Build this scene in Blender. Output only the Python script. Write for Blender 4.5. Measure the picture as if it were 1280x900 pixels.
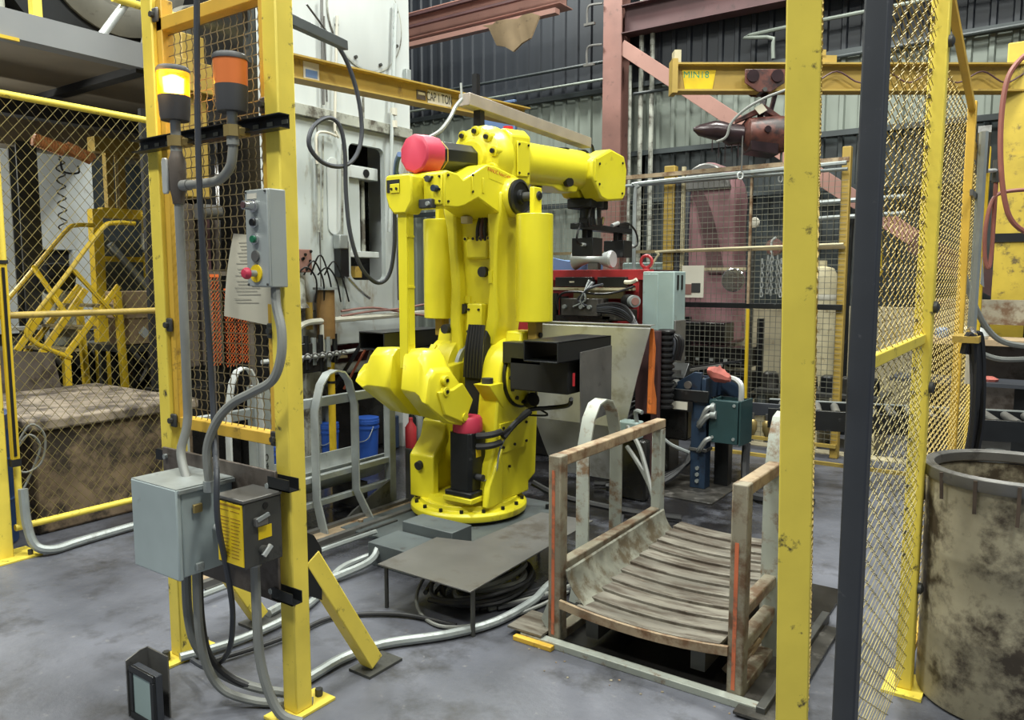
import bpy, bmesh, math, random
from mathutils import Vector, Matrix
random.seed(7)
for o in list(bpy.data.objects):
    bpy.data.objects.remove(o)
SC = bpy.context.scene
COL = SC.collection
# ------------------------------------------------------------------ camera
# X runs along the safety gates, Y along the robot arm into the cell, Z up (metres)
cam_data = bpy.data.cameras.new('camera')
cam_data.sensor_fit = 'HORIZONTAL'; cam_data.sensor_width = 36.0; cam_data.lens = 27.0
cam_data.clip_start = 0.05; cam_data.clip_end = 200
camera = bpy.data.objects.new('camera', cam_data); COL.objects.link(camera)
camera.location = (0, 0, 1.6)
camera.rotation_euler = (math.radians(90 - 5.947), 0, math.radians(35))
SC.camera = camera
# ------------------------------------------------------------------ light
world = bpy.data.worlds.new('hall_air'); SC.world = world; world.use_nodes = True
bg = world.node_tree.nodes['Background']
bg.inputs[0].default_value = (0.80, 0.90, 1.0, 1); bg.inputs[1].default_value = 0.24
def area_light(name, loc, sx, sy, watts, col=(0.97, 1.0, 0.93), tilt=(0, 0, 0)):
    d = bpy.data.lights.new(name, 'AREA'); d.shape = 'RECTANGLE'; d.size = sx; d.size_y = sy
    d.energy = watts; d.color = col
    o = bpy.data.objects.new(name, d); COL.objects.link(o); o.location = loc
    o.rotation_euler = tilt
    return o
for i, (x, y, w) in enumerate([(-6.8, 1.6, 380), (-2.6, 2.6, 420), (1.6, 1.2, 380), (-1.6, -1.6, 420), (-6.0, 7.6, 520), (-1.5, 6.6, 480), (2.2, 5.4, 300), (-5.4, -1.5, 340)]):
    area_light('high_bay_lamp', (x, y, 7.5), 1.3, 0.6, w * .83)
under_deck = bpy.data.lights.new('under_deck_lamp', 'POINT'); under_deck.energy = 120; under_deck.shadow_soft_size = .12; under_deck.color = (1.0, 1.0, .92)
uo = bpy.data.objects.new('under_deck_lamp', under_deck); COL.objects.link(uo); uo.location = (-8.2, 2.2, 2.75)
SC.view_settings.view_transform = 'Standard'; SC.view_settings.look = 'None'
SC.view_settings.gamma = 1.0; SC.view_settings.use_curve_mapping = False
SC.view_settings.exposure = 0.0
# ------------------------------------------------------------------ helpers
def V(*a): return Vector(a)
class B:
    """collects faces; mk() turns it into one mesh object"""
    def __init__(s): s.v = []; s.f = []
    def add(s, vs, fs):
        n = len(s.v); s.v += [tuple(p) for p in vs]; s.f += [tuple(i + n for i in f) for f in fs]; return s
    def box(s, x0, x1, y0, y1, z0, z1):
        return s.add([(x0,y0,z0),(x1,y0,z0),(x1,y1,z0),(x0,y1,z0),(x0,y0,z1),(x1,y0,z1),(x1,y1,z1),(x0,y1,z1)],
                     [(0,3,2,1),(4,5,6,7),(0,1,5,4),(1,2,6,5),(2,3,7,6),(3,0,4,7)])
    def cbox(s, c, sx, sy, sz): return s.box(c[0]-sx/2, c[0]+sx/2, c[1]-sy/2, c[1]+sy/2, c[2]-sz/2, c[2]+sz/2)
    def bar(s, p0, p1, w, h, up=(0,0,1), caps=True):
        p0 = Vector(p0); p1 = Vector(p1); d = (p1-p0).normalized(); up = Vector(up)
        if abs(d.dot(up)) > .98: up = Vector((0,1,0))
        r = d.cross(up).normalized(); u = r.cross(d).normalized()
        q = []
        for p in (p0, p1):
            q += [p-r*w/2-u*h/2, p+r*w/2-u*h/2, p+r*w/2+u*h/2, p-r*w/2+u*h/2]
        f = [(0,1,5,4),(1,2,6,5),(2,3,7,6),(3,0,4,7)]
        if caps: f += [(3,2,1,0),(4,5,6,7)]
        return s.add(q, f)
    def frame_of(s, d):
        d = d.normalized(); a = Vector((0,0,1)) if abs(d.z) < .9 else Vector((1,0,0))
        u = d.cross(a).normalized(); return u, d.cross(u).normalized()
    def cyl(s, p0, p1, r, r2=None, n=14, caps=True):
        p0 = Vector(p0); p1 = Vector(p1); r2 = r if r2 is None else r2
        u, w = s.frame_of(p1-p0); q = []
        for p, rr in ((p0, r), (p1, r2)):
            for k in range(n):
                t = 2*math.pi*(k+.5)/n; q.append(p + u*rr*math.cos(t) + w*rr*math.sin(t))
        f = [(k, (k+1) % n, n+(k+1) % n, n+k) for k in range(n)]
        if caps: f += [tuple(range(n-1,-1,-1)), tuple(range(n, 2*n))]
        return s.add(q, f)
    def wire(s, p0, p1, r): return s.cyl(p0, p1, r, n=3, caps=False)
    def curve(s, pts, k=5, closed=False):
        P_ = [Vector(p) for p in pts]; n = len(P_)
        if n < 3: return P_
        out = []
        for i in range(n if closed else n-1):
            if closed: a, b, c, d = P_[i-1], P_[i], P_[(i+1) % n], P_[(i+2) % n]
            else: a, b, c, d = P_[max(i-1,0)], P_[i], P_[i+1], P_[min(i+2,n-1)]
            for j in range(k):
                t = j/k
                out.append(.5*((2*b)+(c-a)*t+(2*a-5*b+4*c-d)*t*t+(3*b-a-3*c+d)*t**3))
        if not closed: out.append(P_[-1])
        return out
    def tube(s, pts, r, n=7, k=5, closed=False, smooth=True):
        c = s.curve(pts, k, closed) if smooth else [Vector(p) for p in pts]
        m = len(c); d0 = (c[1]-c[0]).normalized(); u, w = s.frame_of(d0); base = len(s.v); q = []
        for i in range(m):
            if closed: d = (c[(i+1) % m]-c[i-1])
            else: d = c[min(i+1,m-1)]-c[max(i-1,0)]
            if d.length < 1e-9: d = d0
            d.normalize(); u = (u-d*u.dot(d)).normalized(); w = d.cross(u)
            rr = r[min(i*len(r)//m, len(r)-1)] if isinstance(r, (list, tuple)) else r
            for j in range(n):
                t = 2*math.pi*j/n; q.append(c[i]+u*rr*math.cos(t)+w*rr*math.sin(t))
        f = []
        for i in range(m if closed else m-1):
            for j in range(n):
                f.append((i*n+j, i*n+(j+1) % n, ((i+1) % m)*n+(j+1) % n, ((i+1) % m)*n+j))
        if not closed: f += [tuple(range(n-1,-1,-1)), tuple(range((m-1)*n, m*n))]
        return s.add(q, f)
    def prism(s, poly, axis, lo, hi):
        n = len(poly); g = {'x': lambda p,h:(h,p[0],p[1]), 'y': lambda p,h:(p[0],h,p[1]), 'z': lambda p,h:(p[0],p[1],h)}[axis]
        q = [g(p,lo) for p in poly]+[g(p,hi) for p in poly]
        return s.add(q, [(k,(k+1)%n,n+(k+1)%n,n+k) for k in range(n)]+[tuple(range(n-1,-1,-1)), tuple(range(n,2*n))])
    def lathe(s, c, axis, prof, n=24, caps=True):
        g = {'x': lambda r,h,t:(h, r*math.cos(t), r*math.sin(t)), 'y': lambda r,h,t:(r*math.cos(t), h, r*math.sin(t)), 'z': lambda r,h,t:(r*math.cos(t), r*math.sin(t), h)}[axis]
        q = []
        for r, h in prof:
            for k in range(n):
                p = g(r, h, 2*math.pi*k/n); q.append((c[0]+p[0], c[1]+p[1], c[2]+p[2]))
        f = [(i*n+k, i*n+(k+1)%n, (i+1)*n+(k+1)%n, (i+1)*n+k) for i in range(len(prof)-1) for k in range(n)]
        if caps: f += [tuple(range(n)), tuple(range((len(prof)-1)*n, len(prof)*n))]
        return s.add(q, f)
    def loft(s, rings):
        n = len(rings[0]); q = [p for r in rings for p in r]
        f = [(i*n+k, i*n+(k+1)%n, (i+1)*n+(k+1)%n, (i+1)*n+k) for i in range(len(rings)-1) for k in range(n)]
        f += [tuple(range(n-1,-1,-1)), tuple(range((len(rings)-1)*n, len(rings)*n))]
        return s.add(q, f)
    def rbox(s, x0, x1, y0, y1, z0, z1, t=.004):
        """hollow rectangular tube running along y"""
        for a in ((x0,x1,z0,z0+t),(x0,x1,z1-t,z1),(x0,x0+t,z0,z1),(x1-t,x1,z0,z1)): s.box(a[0],a[1],y0,y1,a[2],a[3])
        return s
    def ibeam(s, p0, p1, w, h, tf=.012, tw=.009):
        p0 = Vector(p0); p1 = Vector(p1); z = Vector((0,0,1))
        s.bar(p0+z*(h/2-tf/2), p1+z*(h/2-tf/2), w, tf); s.bar(p0-z*(h/2-tf/2), p1-z*(h/2-tf/2), w, tf)
        return s.bar(p0, p1, tw, h-2*tf)
    def bolts(s, pts, d, r=.012, h=.012, n=6):
        d = Vector(d)
        for p in pts: s.cyl(Vector(p), Vector(p)+d*h, r, n=n)
        return s
def mk(name, b, mat, parent=None, smooth=True, bev=0.0, kind=None, label=None, seg=2, ang=38):
    me = bpy.data.meshes.new(name)
    off = parent_origin(parent)
    me.from_pydata([(p[0]-off[0], p[1]-off[1], p[2]-off[2]) for p in b.v], [], b.f)
    bm = bmesh.new(); bm.from_mesh(me)
    if len(bm.faces) < 60000: bmesh.ops.recalc_face_normals(bm, faces=bm.faces)
    bm.to_mesh(me); bm.free()
    me.materials.append(mat)
    if smooth:
        me.polygons.foreach_set('use_smooth', [True]*len(me.polygons)); me.set_sharp_from_angle(angle=math.radians(ang))
    o = bpy.data.objects.new(name, me); COL.objects.link(o)
    if parent is not None: o.parent = parent
    if bev:
        m = o.modifiers.new('edge_round', 'BEVEL'); m.width = bev; m.segments = seg; m.limit_method = 'ANGLE'; m.angle_limit = math.radians(40); m.use_clamp_overlap = True
    if kind: o['kind'] = kind
    if label: o['label'] = label
    return o
def parent_origin(p):
    if p is None: return (0, 0, 0)
    q = p
    while q.parent is not None: q = q.parent
    return q.location.copy()
def thing(name, label, cat, loc=(0,0,0), group=None):
    o = bpy.data.objects.new(name, None); COL.objects.link(o); o.location = loc; o.empty_display_size = .1
    o['label'] = label; o['category'] = cat
    if group: o['group'] = group
    return o
def solo(name, b, mat, label, cat, group=None, kind=None, origin=None, **k):
    """a thing that is one mesh; its origin goes to the middle of its lowest point"""
    xs = [p[0] for p in b.v]; ys = [p[1] for p in b.v]; zs = [p[2] for p in b.v]
    off = ((min(xs)+max(xs))/2, (min(ys)+max(ys))/2, min(zs))
    b.v = [(p[0]-off[0], p[1]-off[1], p[2]-off[2]) for p in b.v]
    o = mk(name, b, mat, None, **k); o.location = off; o['label'] = label; o['category'] = cat
    if group: o['group'] = group
    if kind: o['kind'] = kind
    return o
def struct(name, b, mat, **k):
    o = mk(name, b, mat, None, **k); o['kind'] = 'structure'; return o
def dup(root, loc, label=None, rotz=None, names=None):
    r = root.copy(); COL.objects.link(r); r.location = loc
    if rotz is not None: r.rotation_euler = (0, 0, rotz)
    if label: r['label'] = label
    for ch in [c for c in root.children]:
        c = ch.copy(); COL.objects.link(c); c.parent = r
        for g in [x for x in ch.children]:
            d = g.copy(); COL.objects.link(d); d.parent = c
    return r
def text(name, body, mat, parent, loc, xdir, up, size, depth=.0006, align='CENTER', squash=1.0):
    """lettering with real thickness, lying in the plane of xdir and up"""
    cu = bpy.data.curves.new(name, 'FONT'); cu.body = body; cu.size = size; cu.extrude = depth
    cu.align_x = align; cu.align_y = 'CENTER'; cu.materials.append(mat)
    tmp = bpy.data.objects.new('lettering_curve', cu); COL.objects.link(tmp)
    me = bpy.data.meshes.new_from_object(tmp); bpy.data.objects.remove(tmp)
    o = bpy.data.objects.new(name, me); COL.objects.link(o)
    x = Vector(xdir).normalized(); y = Vector(up).normalized(); z = x.cross(y).normalized(); y = z.cross(x)
    off = parent_origin(parent)
    m = Matrix(((x[0]*squash,y[0],z[0],loc[0]-off[0]),(x[1]*squash,y[1],z[1],loc[1]-off[1]),(x[2]*squash,y[2],z[2],loc[2]-off[2]),(0,0,0,1)))
    o.parent = parent; o.matrix_local = m
    return o
# ------------------------------------------------------------------ materials
def mat(name, col, rough=.5, metal=0.0, var=.12, scale=5, wear=None, amt=.0, wscale=9, bump=0.0, bscale=60, emit=None, estr=0, stretch=None, wrough=None, coat=0, alpha=None):
    m = bpy.data.materials.new(name); m.use_nodes = True; nt = m.node_tree; N = nt.nodes; L = nt.links
    p = N['Principled BSDF']; p.inputs['Roughness'].default_value = rough; p.inputs['Metallic'].default_value = metal
    if coat: p.inputs['Coat Weight'].default_value = coat; p.inputs['Coat Roughness'].default_value = .15
    tc = N.new('ShaderNodeTexCoord'); src = tc.outputs['Object']
    if stretch:
        mp = N.new('ShaderNodeMapping'); mp.inputs['Scale'].default_value = stretch; L.new(src, mp.inputs[0]); src = mp.outputs[0]
    n1 = N.new('ShaderNodeTexNoise'); n1.inputs['Scale'].default_value = scale; n1.inputs['Detail'].default_value = 5; L.new(src, n1.inputs['Vector'])
    r1 = N.new('ShaderNodeValToRGB'); e = r1.color_ramp.elements
    e[0].position = .3; e[1].position = .7
    e[0].color = (*[c*(1-var) for c in col], 1); e[1].color = (*[min(1, c*(1+var)) for c in col], 1)
    L.new(n1.outputs['Fac'], r1.inputs[0]); out = r1.outputs[0]
    if wear:
        n2 = N.new('ShaderNodeTexNoise'); n2.inputs['Scale'].default_value = wscale; n2.inputs['Detail'].default_value = 9; n2.inputs['Roughness'].default_value = .68; L.new(src, n2.inputs['Vector'])
        r2 = N.new('ShaderNodeValToRGB'); e = r2.color_ramp.elements
        e[0].position = max(0, .62-amt*.4); e[1].position = min(1, .70-amt*.25); e[0].color = (0,0,0,1); e[1].color = (1,1,1,1)
        L.new(n2.outputs['Fac'], r2.inputs[0])
        mx = N.new('ShaderNodeMix'); mx.data_type = 'RGBA'; L.new(r2.outputs[0], mx.inputs[0]); L.new(out, mx.inputs[6]); mx.inputs[7].default_value = (*wear, 1); out = mx.outputs[2]
        if wrough is not None:
            mr = N.new('ShaderNodeMix'); L.new(r2.outputs[0], mr.inputs[0]); mr.inputs[2].default_value = rough; mr.inputs[3].default_value = wrough; L.new(mr.outputs[0], p.inputs['Roughness'])
    L.new(out, p.inputs['Base Color'])
    if bump:
        n3 = N.new('ShaderNodeTexNoise'); n3.inputs['Scale'].default_value = bscale; n3.inputs['Detail'].default_value = 4; L.new(src, n3.inputs['Vector'])
        bp = N.new('ShaderNodeBump'); bp.inputs['Strength'].default_value = bump; bp.inputs['Distance'].default_value = .01; L.new(n3.outputs['Fac'], bp.inputs['Height']); L.new(bp.outputs[0], p.inputs['Normal'])
    if emit: p.inputs['Emission Color'].default_value = (*emit, 1); p.inputs['Emission Strength'].default_value = estr
    if alpha is not None: p.inputs['Transmission Weight'].default_value = alpha
    return m
M = {}
def D(k, *a, **kw): M[k] = mat(k, *a, **kw)
D('robot_yellow', (.70,.615,.022), .36, var=.06, scale=3, coat=.15, wear=(.45,.36,.03), amt=-.05, wscale=4)
D('post_yellow', (.80,.63,.085), .45, var=.10, wear=(.07,.055,.03), amt=.03, wscale=17)
D('frame_ochre', (.62,.38,.045), .5, var=.12, wear=(.20,.12,.03), amt=.02, wscale=12)
D('wire_brown', (.22,.17,.09), .5, .3, var=.3)
D('wire_yellow', (.27,.22,.08), .5, .1, var=.45, scale=3, wear=(.12,.10,.06), amt=.2, wscale=5)
D('wire_ochre', (.38,.27,.06), .5, var=.2, wear=(.22,.15,.05), amt=.12, wscale=7)
D('wire_grey', (.22,.22,.18), .45, .4, var=.2)
D('crane_ochre', (.38,.255,.05), .55, var=.1, wear=(.22,.14,.04), amt=.04, wscale=5)
D('mach_yellow', (.62,.42,.02), .45, var=.1, wear=(.30,.2,.04), amt=.05)
D('black', (.008,.008,.009), .4, var=.3)
D('black_matte', (.006,.006,.006), .75, var=.3)
D('black_paint', (.009,.010,.011), .35, var=.3, wear=(.06,.06,.06), amt=-.05)
D('rubber', (.022,.022,.024), .6, var=.2)
D('post_slate', (.038,.042,.052), .5, var=.12, wear=(.09,.09,.1), amt=-.05, wscale=20)
D('cap_red', (.50,.035,.075), .5, var=.06)
D('red_paint', (.36,.025,.03), .45, var=.15, wear=(.10,.02,.02), amt=.08)
D('red_plain', (.5,.02,.03), .35, var=.05)
D('galv', (.31,.335,.33), .45, .35, var=.14, scale=8, wear=(.24,.25,.24), amt=.06)
D('galv_light', (.52,.54,.53), .4, .3, var=.1, scale=8)
D('conduit', (.30,.31,.30), .42, .4, var=.14)
D('conduit_grey', (.235,.24,.225), .5, .1, var=.12)
D('flex_grey', (.20,.205,.19), .55, 0, var=.12)
D('box_grey', (.37,.43,.43), .45, .05, var=.08, wear=(.22,.2,.16), amt=-.03, wscale=7)
D('station_grey', (.36,.39,.38), .42, .2, var=.08)
D('steel_dark', (.07,.07,.065), .5, .4, var=.25, wear=(.03,.03,.03), amt=.1)
D('steel_mid', (.17,.165,.155), .42, .5, var=.2, wear=(.09,.085,.08), amt=.12)
D('plate_steel', (.14,.137,.132), .4, .4, var=.2, scale=3, wear=(.10,.09,.08), amt=.18, wscale=3)
D('backplate', (.12,.10,.085), .5, .2, var=.25, wear=(.06,.045,.035), amt=.3, wscale=6)
D('stainless', (.50,.505,.50), .32, .5, var=.2, scale=3, wear=(.36,.34,.30), amt=.22, wscale=3.5, bump=.03, bscale=9)
D('chrome', (.6,.6,.6), .2, .9, var=.05)
D('white_paint', (.54,.57,.56), .5, var=.07, scale=3, wear=(.34,.32,.26), amt=-.02, wscale=3, stretch=(1,1,.35))
D('press_paint', (.48,.52,.51), .5, var=.12, scale=2.5, wear=(.26,.23,.17), amt=.22, wscale=3.5, stretch=(1,1,.4))
D('press_dirty', (.36,.37,.32), .55, var=.25, scale=4, wear=(.08,.07,.055), amt=.36, wscale=5)
D('off_white', (.60,.57,.48), .6, var=.06)
D('paper', (.60,.56,.44), .75, var=.08, wear=(.42,.36,.26), amt=.0, wscale=6)
D('cream', (.50,.44,.28), .6, var=.15, wear=(.28,.22,.12), amt=.08)
D('ink', (.03,.03,.03), .7, var=.1)
D('ink_faint', (.20,.19,.17), .8, var=.1)
D('green_ink', (.03,.30,.16), .6, var=.1)
D('red_ink', (.45,.06,.01), .6, var=.1)
D('amber_ink', (.40,.22,.01), .6, var=.1)
D('label_yellow', (.78,.55,.01), .45, var=.12, scale=9)
D('green_btn', (.01,.13,.06), .35, var=.05)
D('beacon_body', (.055,.055,.058), .55, var=.1)
D('beacon_orange', (.72,.19,.05), .3, var=.06)
D('beacon_lit', (1.0,.42,.02), .25, var=.02, emit=(1.0,.30,.0), estr=.9, alpha=.75)
D('lamp_core', (1,.9,.5), .3, var=.01, emit=(1.0,.80,.35), estr=30)
D('rust_red', (.23,.115,.095), .6, var=.18, scale=3, wear=(.13,.07,.06), amt=.06)
D('rust_dark', (.085,.04,.042), .6, var=.2, scale=3, wear=(.06,.03,.03), amt=.1)
D('pink_steel', (.31,.165,.135), .55, var=.15, scale=2, wear=(.25,.13,.11), amt=.08)
D('tray_tan', (.36,.31,.265), .45, .3, var=.12)
D('mast_yellow', (.50,.36,.04), .5, var=.15, wear=(.12,.085,.03), amt=.2, wscale=9)
D('chute_pink', (.27,.14,.15), .6, var=.25, scale=2.5, wear=(.12,.08,.07), amt=.1, wscale=3)
D('hoist_red', (.11,.034,.024), .45, var=.5, scale=5, wear=(.025,.012,.012), amt=.42, wscale=7)
D('hoist_dark', (.028,.014,.016), .3, .2, var=.4, scale=6)
D('blue_dark', (.018,.036,.068), .45, var=.25, wear=(.02,.02,.03), amt=.12)
D('blue_pail', (.02,.075,.34), .4, var=.1)
D('blue_drum', (.02,.05,.14), .45, var=.25, wear=(.10,.10,.1), amt=.0)
D('blue_pale', (.13,.22,.42), .5, var=.12, scale=2)
D('teal_box', (.020,.052,.056), .45, var=.15, wear=(.02,.05,.05), amt=.06)
D('cab_teal', (.30,.385,.37), .45, var=.07, wear=(.20,.22,.20), amt=-.03)
D('riser_grey', (.075,.088,.09), .5, var=.15, wear=(.05,.05,.05), amt=.06)
D('orange_steel', (.62,.16,.03), .55, var=.25, wear=(.25,.07,.02), amt=.08)
D('orange_mesh', (.62,.13,.03), .5, var=.15)
D('orange_hose', (.48,.19,.06), .55, var=.2, scale=9)
D('cart_wood', (.18,.165,.135), .5, .1, var=.4, scale=4, wear=(.075,.058,.042), amt=.46, wscale=6, stretch=(.6,3,1))
D('cart_paint', (.25,.225,.165), .55, .05, var=.25, scale=5, wear=(.13,.075,.04), amt=.40, wscale=8, bump=.04, bscale=80)
D('cart_rust', (.33,.25,.16), .55, .1, var=.3, scale=6, wear=(.16,.085,.04), amt=.36, wscale=9)
D('cart_grey', (.33,.35,.31), .55, .1, var=.15, scale=6, wear=(.18,.11,.06), amt=.25, wscale=10)
D('orange_stripe', (.55,.14,.06), .6, var=.2, wear=(.22,.10,.06), amt=.3, wscale=14)
D('wing_sheet', (.25,.25,.205), .5, .15, var=.3, scale=12, wear=(.12,.095,.06), amt=.42, wscale=10)
D('drum_fibre', (.36,.32,.22), .6, var=.28, scale=5, wear=(.06,.045,.03), amt=.42, wscale=5.5, wrough=.45)
D('drum_inside', (.10,.07,.05), .6, var=.4, scale=6)
D('stone_brown', (.19,.135,.085), .8, var=.35, scale=5, wear=(.035,.026,.018), amt=.42, wscale=4.5, bump=.25, bscale=26)
D('stone_top', (.30,.245,.19), .8, var=.3, scale=6, wear=(.07,.055,.045), amt=.40, wscale=5, bump=.2, bscale=30)
D('cardboard', (.36,.26,.155), .75, var=.15, wear=(.2,.14,.09), amt=.08)
D('mezz_grey', (.21,.215,.22), .5, var=.06, scale=2)
D('mezz_deck', (.24,.20,.14), .7, var=.18, scale=2)
D('wheel_grey', (.22,.21,.175), .55, .2, var=.2, scale=3, wear=(.12,.11,.09), amt=.08)
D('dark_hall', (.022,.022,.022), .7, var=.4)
D('oily', (.02,.019,.018), .25, .2, var=.5, scale=6)
D('oily_mid', (.05,.047,.042), .35, .2, var=.6, scale=7, wear=(.14,.13,.12), amt=.25)
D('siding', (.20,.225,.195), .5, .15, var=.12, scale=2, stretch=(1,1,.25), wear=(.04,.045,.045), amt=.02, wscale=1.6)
D('siding_shaded', (.016,.019,.025), .55, var=.15, scale=2, stretch=(1,1,.3))  # upper wall band: the shade up there is put into this siding colour
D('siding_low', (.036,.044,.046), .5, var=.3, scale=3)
D('siding_blue', (.10,.16,.30), .5, var=.12, scale=2)
D('pale_concrete', (.42,.37,.25), .75, var=.15, scale=3, wear=(.25,.2,.13), amt=.08)
D('air_hose', (.28,.10,.075), .45, var=.12)
D('rag', (.36,.10,.08), .85, var=.25, scale=12)
D('pipe_white', (.52,.51,.43), .45, var=.1)
D('brown_tank', (.20,.115,.04), .4, var=.3, scale=8)
D('brass', (.40,.30,.12), .4, .6, var=.1)
D('roller', (.26,.255,.24), .35, .6, var=.15)
D('netting', (.20,.16,.08), .6, var=.3)
D('rope_red', (.45,.12,.06), .7, var=.3, scale=30)
# ================================================================== THE SETTING
def floor_mat():
    m = bpy.data.materials.new('floor_concrete'); m.use_nodes = True; nt = m.node_tree; N = nt.nodes; L = nt.links
    p = N['Principled BSDF']; tc = N.new('ShaderNodeTexCoord')
    def noise(sc, det=6, ro=.55):
        n = N.new('ShaderNodeTexNoise'); n.inputs['Scale'].default_value = sc; n.inputs['Detail'].default_value = det; n.inputs['Roughness'].default_value = ro
        L.new(tc.outputs['Object'], n.inputs['Vector']); return n.outputs['Fac']
    def ramp(fac, a, b, ca=(0,0,0), cb=(1,1,1)):
        r = N.new('ShaderNodeValToRGB'); e = r.color_ramp.elements; e[0].position = a; e[1].position = b; e[0].color = (*ca,1); e[1].color = (*cb,1); L.new(fac, r.inputs[0]); return r.outputs[0]
    def mix(f, a, b):
        x = N.new('ShaderNodeMix'); x.data_type = 'RGBA'; L.new(f, x.inputs[0])
        for s, v in ((6, a), (7, b)):
            if isinstance(v, tuple): x.inputs[s].default_value = (*v, 1)
            else: L.new(v, x.inputs[s])
        return x.outputs[2]
    def math_(op, a, b):
        x = N.new('ShaderNodeMath'); x.operation = op; x.use_clamp = True
        for i, v in enumerate((a, b)):
            if isinstance(v, (int, float)): x.inputs[i].default_value = v
            else: L.new(v, x.inputs[i])
        return x.outputs[0]
    sep = N.new('ShaderNodeSeparateXYZ'); L.new(tc.outputs['Object'], sep.inputs[0])
    base = ramp(noise(1.3, 8, .6), .32, .68, (.070,.074,.090), (.150,.155,.185))
    c = mix(ramp(noise(3.1, 9, .7), .50, .66), base, (.050,.050,.056))
    c = mix(ramp(noise(16, 6, .7), .62, .74), c, (.20,.195,.195))
    # oil-soaked part of the cell, where coolant has dripped round the machines
    nz = noise(1.7, 6, .6); wob = math_('MULTIPLY', nz, .9)
    def edge(sock, lo, hi):
        r = N.new('ShaderNodeMapRange'); r.inputs[1].default_value = lo; r.inputs[2].default_value = hi; L.new(sock, r.inputs[0]); return r.outputs[0]
    yy = N.new('ShaderNodeMath'); yy.operation = 'ADD'; L.new(sep.outputs[1], yy.inputs[0]); L.new(wob, yy.inputs[1])
    ymask = edge(yy.outputs[0], 2.9, 3.7)
    xx = N.new('ShaderNodeMath'); xx.operation = 'ADD'; L.new(sep.outputs[0], xx.inputs[0]); L.new(wob, xx.inputs[1])
    xm = edge(xx.outputs[0], -.6, -1.3)
    far = edge(yy.outputs[0], 7.6, 6.9)
    oil = math_('MULTIPLY', math_('MULTIPLY', ymask, xm), far)
    wet = math_('MULTIPLY', oil, ramp(noise(2.6, 7, .65), .26, .50))
    c = mix(wet, c, (.016,.015,.016))
    L.new(c, p.inputs['Base Color'])
    r = N.new('ShaderNodeMapRange'); r.inputs[3].default_value = .46; r.inputs[4].default_value = .16; L.new(wet, r.inputs[0]); L.new(r.outputs[0], p.inputs['Roughness'])
    bp = N.new('ShaderNodeBump'); bp.inputs['Strength'].default_value = .25; bp.inputs['Distance'].default_value = .01; L.new(noise(22, 6, .6), bp.inputs['Height']); L.new(bp.outputs[0], p.inputs['Normal'])
    return m
M['floor'] = floor_mat()
struct('floor', B().box(-16, 6, -5, 12, -.1, 0), M['floor'], smooth=False)
# corrugated siding: ribs are geometry
def siding(x0, x1, y, z0, z1, m, per=.2, dep=.03):
    b = B(); x = x0; prof = []
    while x < x1:
        prof += [(x, y), (x+per*.62, y), (x+per*.7, y-dep), (x+per*.92, y-dep)]; x += per
    prof.append((x1, y))
    n = len(prof); vs = [(q[0], q[1], z0) for q in prof]+[(q[0], q[1], z1) for q in prof]
    b.add(vs, [(k, k+1, n+k+1, n+k) for k in range(n-1)])
    b.box(x0, x1, y+.005, y+.08, z0, z1)
    return struct('wall_back', b, m, smooth=False)
siding(-15, 5, 9.3, 4.08, 8, M['siding_shaded'])
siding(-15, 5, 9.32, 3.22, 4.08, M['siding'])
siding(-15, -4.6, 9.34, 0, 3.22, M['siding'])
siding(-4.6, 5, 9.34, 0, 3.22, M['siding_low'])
struct('wall_back_panel', B().box(-7.05, -6.4, 9.2, 9.26, 2.2, 4.15), M['siding_blue'], bev=.01)
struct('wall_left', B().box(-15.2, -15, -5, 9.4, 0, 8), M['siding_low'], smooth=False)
struct('ceiling', B().box(-15.2, 6, -5, 9.4, 8, 8.1), M['dark_hall'], smooth=False)
b = B()
for z in (2.62, 3.22, 4.08): b.box(-15, 5, 9.2, 9.27, z-.03, z+.03)
struct('trim_1', b, M['siding_low'], smooth=False)
# steelwork of the hall
b = B(); b.box(-4.86,-4.60,8.96,8.985,0,8); b.box(-4.86,-4.60,9.17,9.195,0,8); b.box(-4.74,-4.72,8.985,9.17,0,8)
struct('steel_column', b, M['rust_red'], smooth=False)
b = B().ibeam((-4.6,9.05,4.83),(4.6,9.05,4.83),.22,.34)
struct('steel_beam', b, M['rust_dark'], smooth=False)
b = B().bar((-4.62,8.99,4.52),(-1.2,8.99,2.03),.03,.17,up=(0,0,1))
struct('diagonal_brace', b, M['pink_steel'], smooth=False, bev=.004)
struct('steel_column', B().box(-.2,-.16,9.0,9.2,0,8).box(-.2,-.0,9.0,9.02,0,8), M['rust_dark'], smooth=False)
b = B(); b.ibeam((-15,8.2,5.02),(-4.95,8.2,5.02),.3,.34); b.bar((-15,8.0,4.74),(-4.95,8.0,4.74),.10,.06)
struct('crane_girder', b, M['pink_steel'], smooth=False)
b = B()
for z in (4.99, 5.13): b.bar((-15,8.02,z),(-5.0,8.02,z),.05,.03)
struct('crane_rail', b, M['rust_dark'], smooth=False)
# torn insulation hanging under the girder
b = B(); rr = []
for k in range(7):
    t = k/6; rr.append([(-5.95+.75*t, 7.85+.05*math.sin(k*2), 4.72), (-5.95+.75*t, 7.88+.05*math.sin(k*2), 4.72), (-5.95+.75*t+.06, 7.93, 4.70-.30*math.sin(math.pi*t)**.7-.05*(k % 2)), (-5.95+.75*t+.06, 7.90, 4.70-.30*math.sin(math.pi*t)**.7-.05*(k % 2))])
b.loft(rr); solo('insulation_sheet', b, M['cardboard'], 'torn brown insulation sheet sagging below the pink girder', 'insulation')
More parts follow.
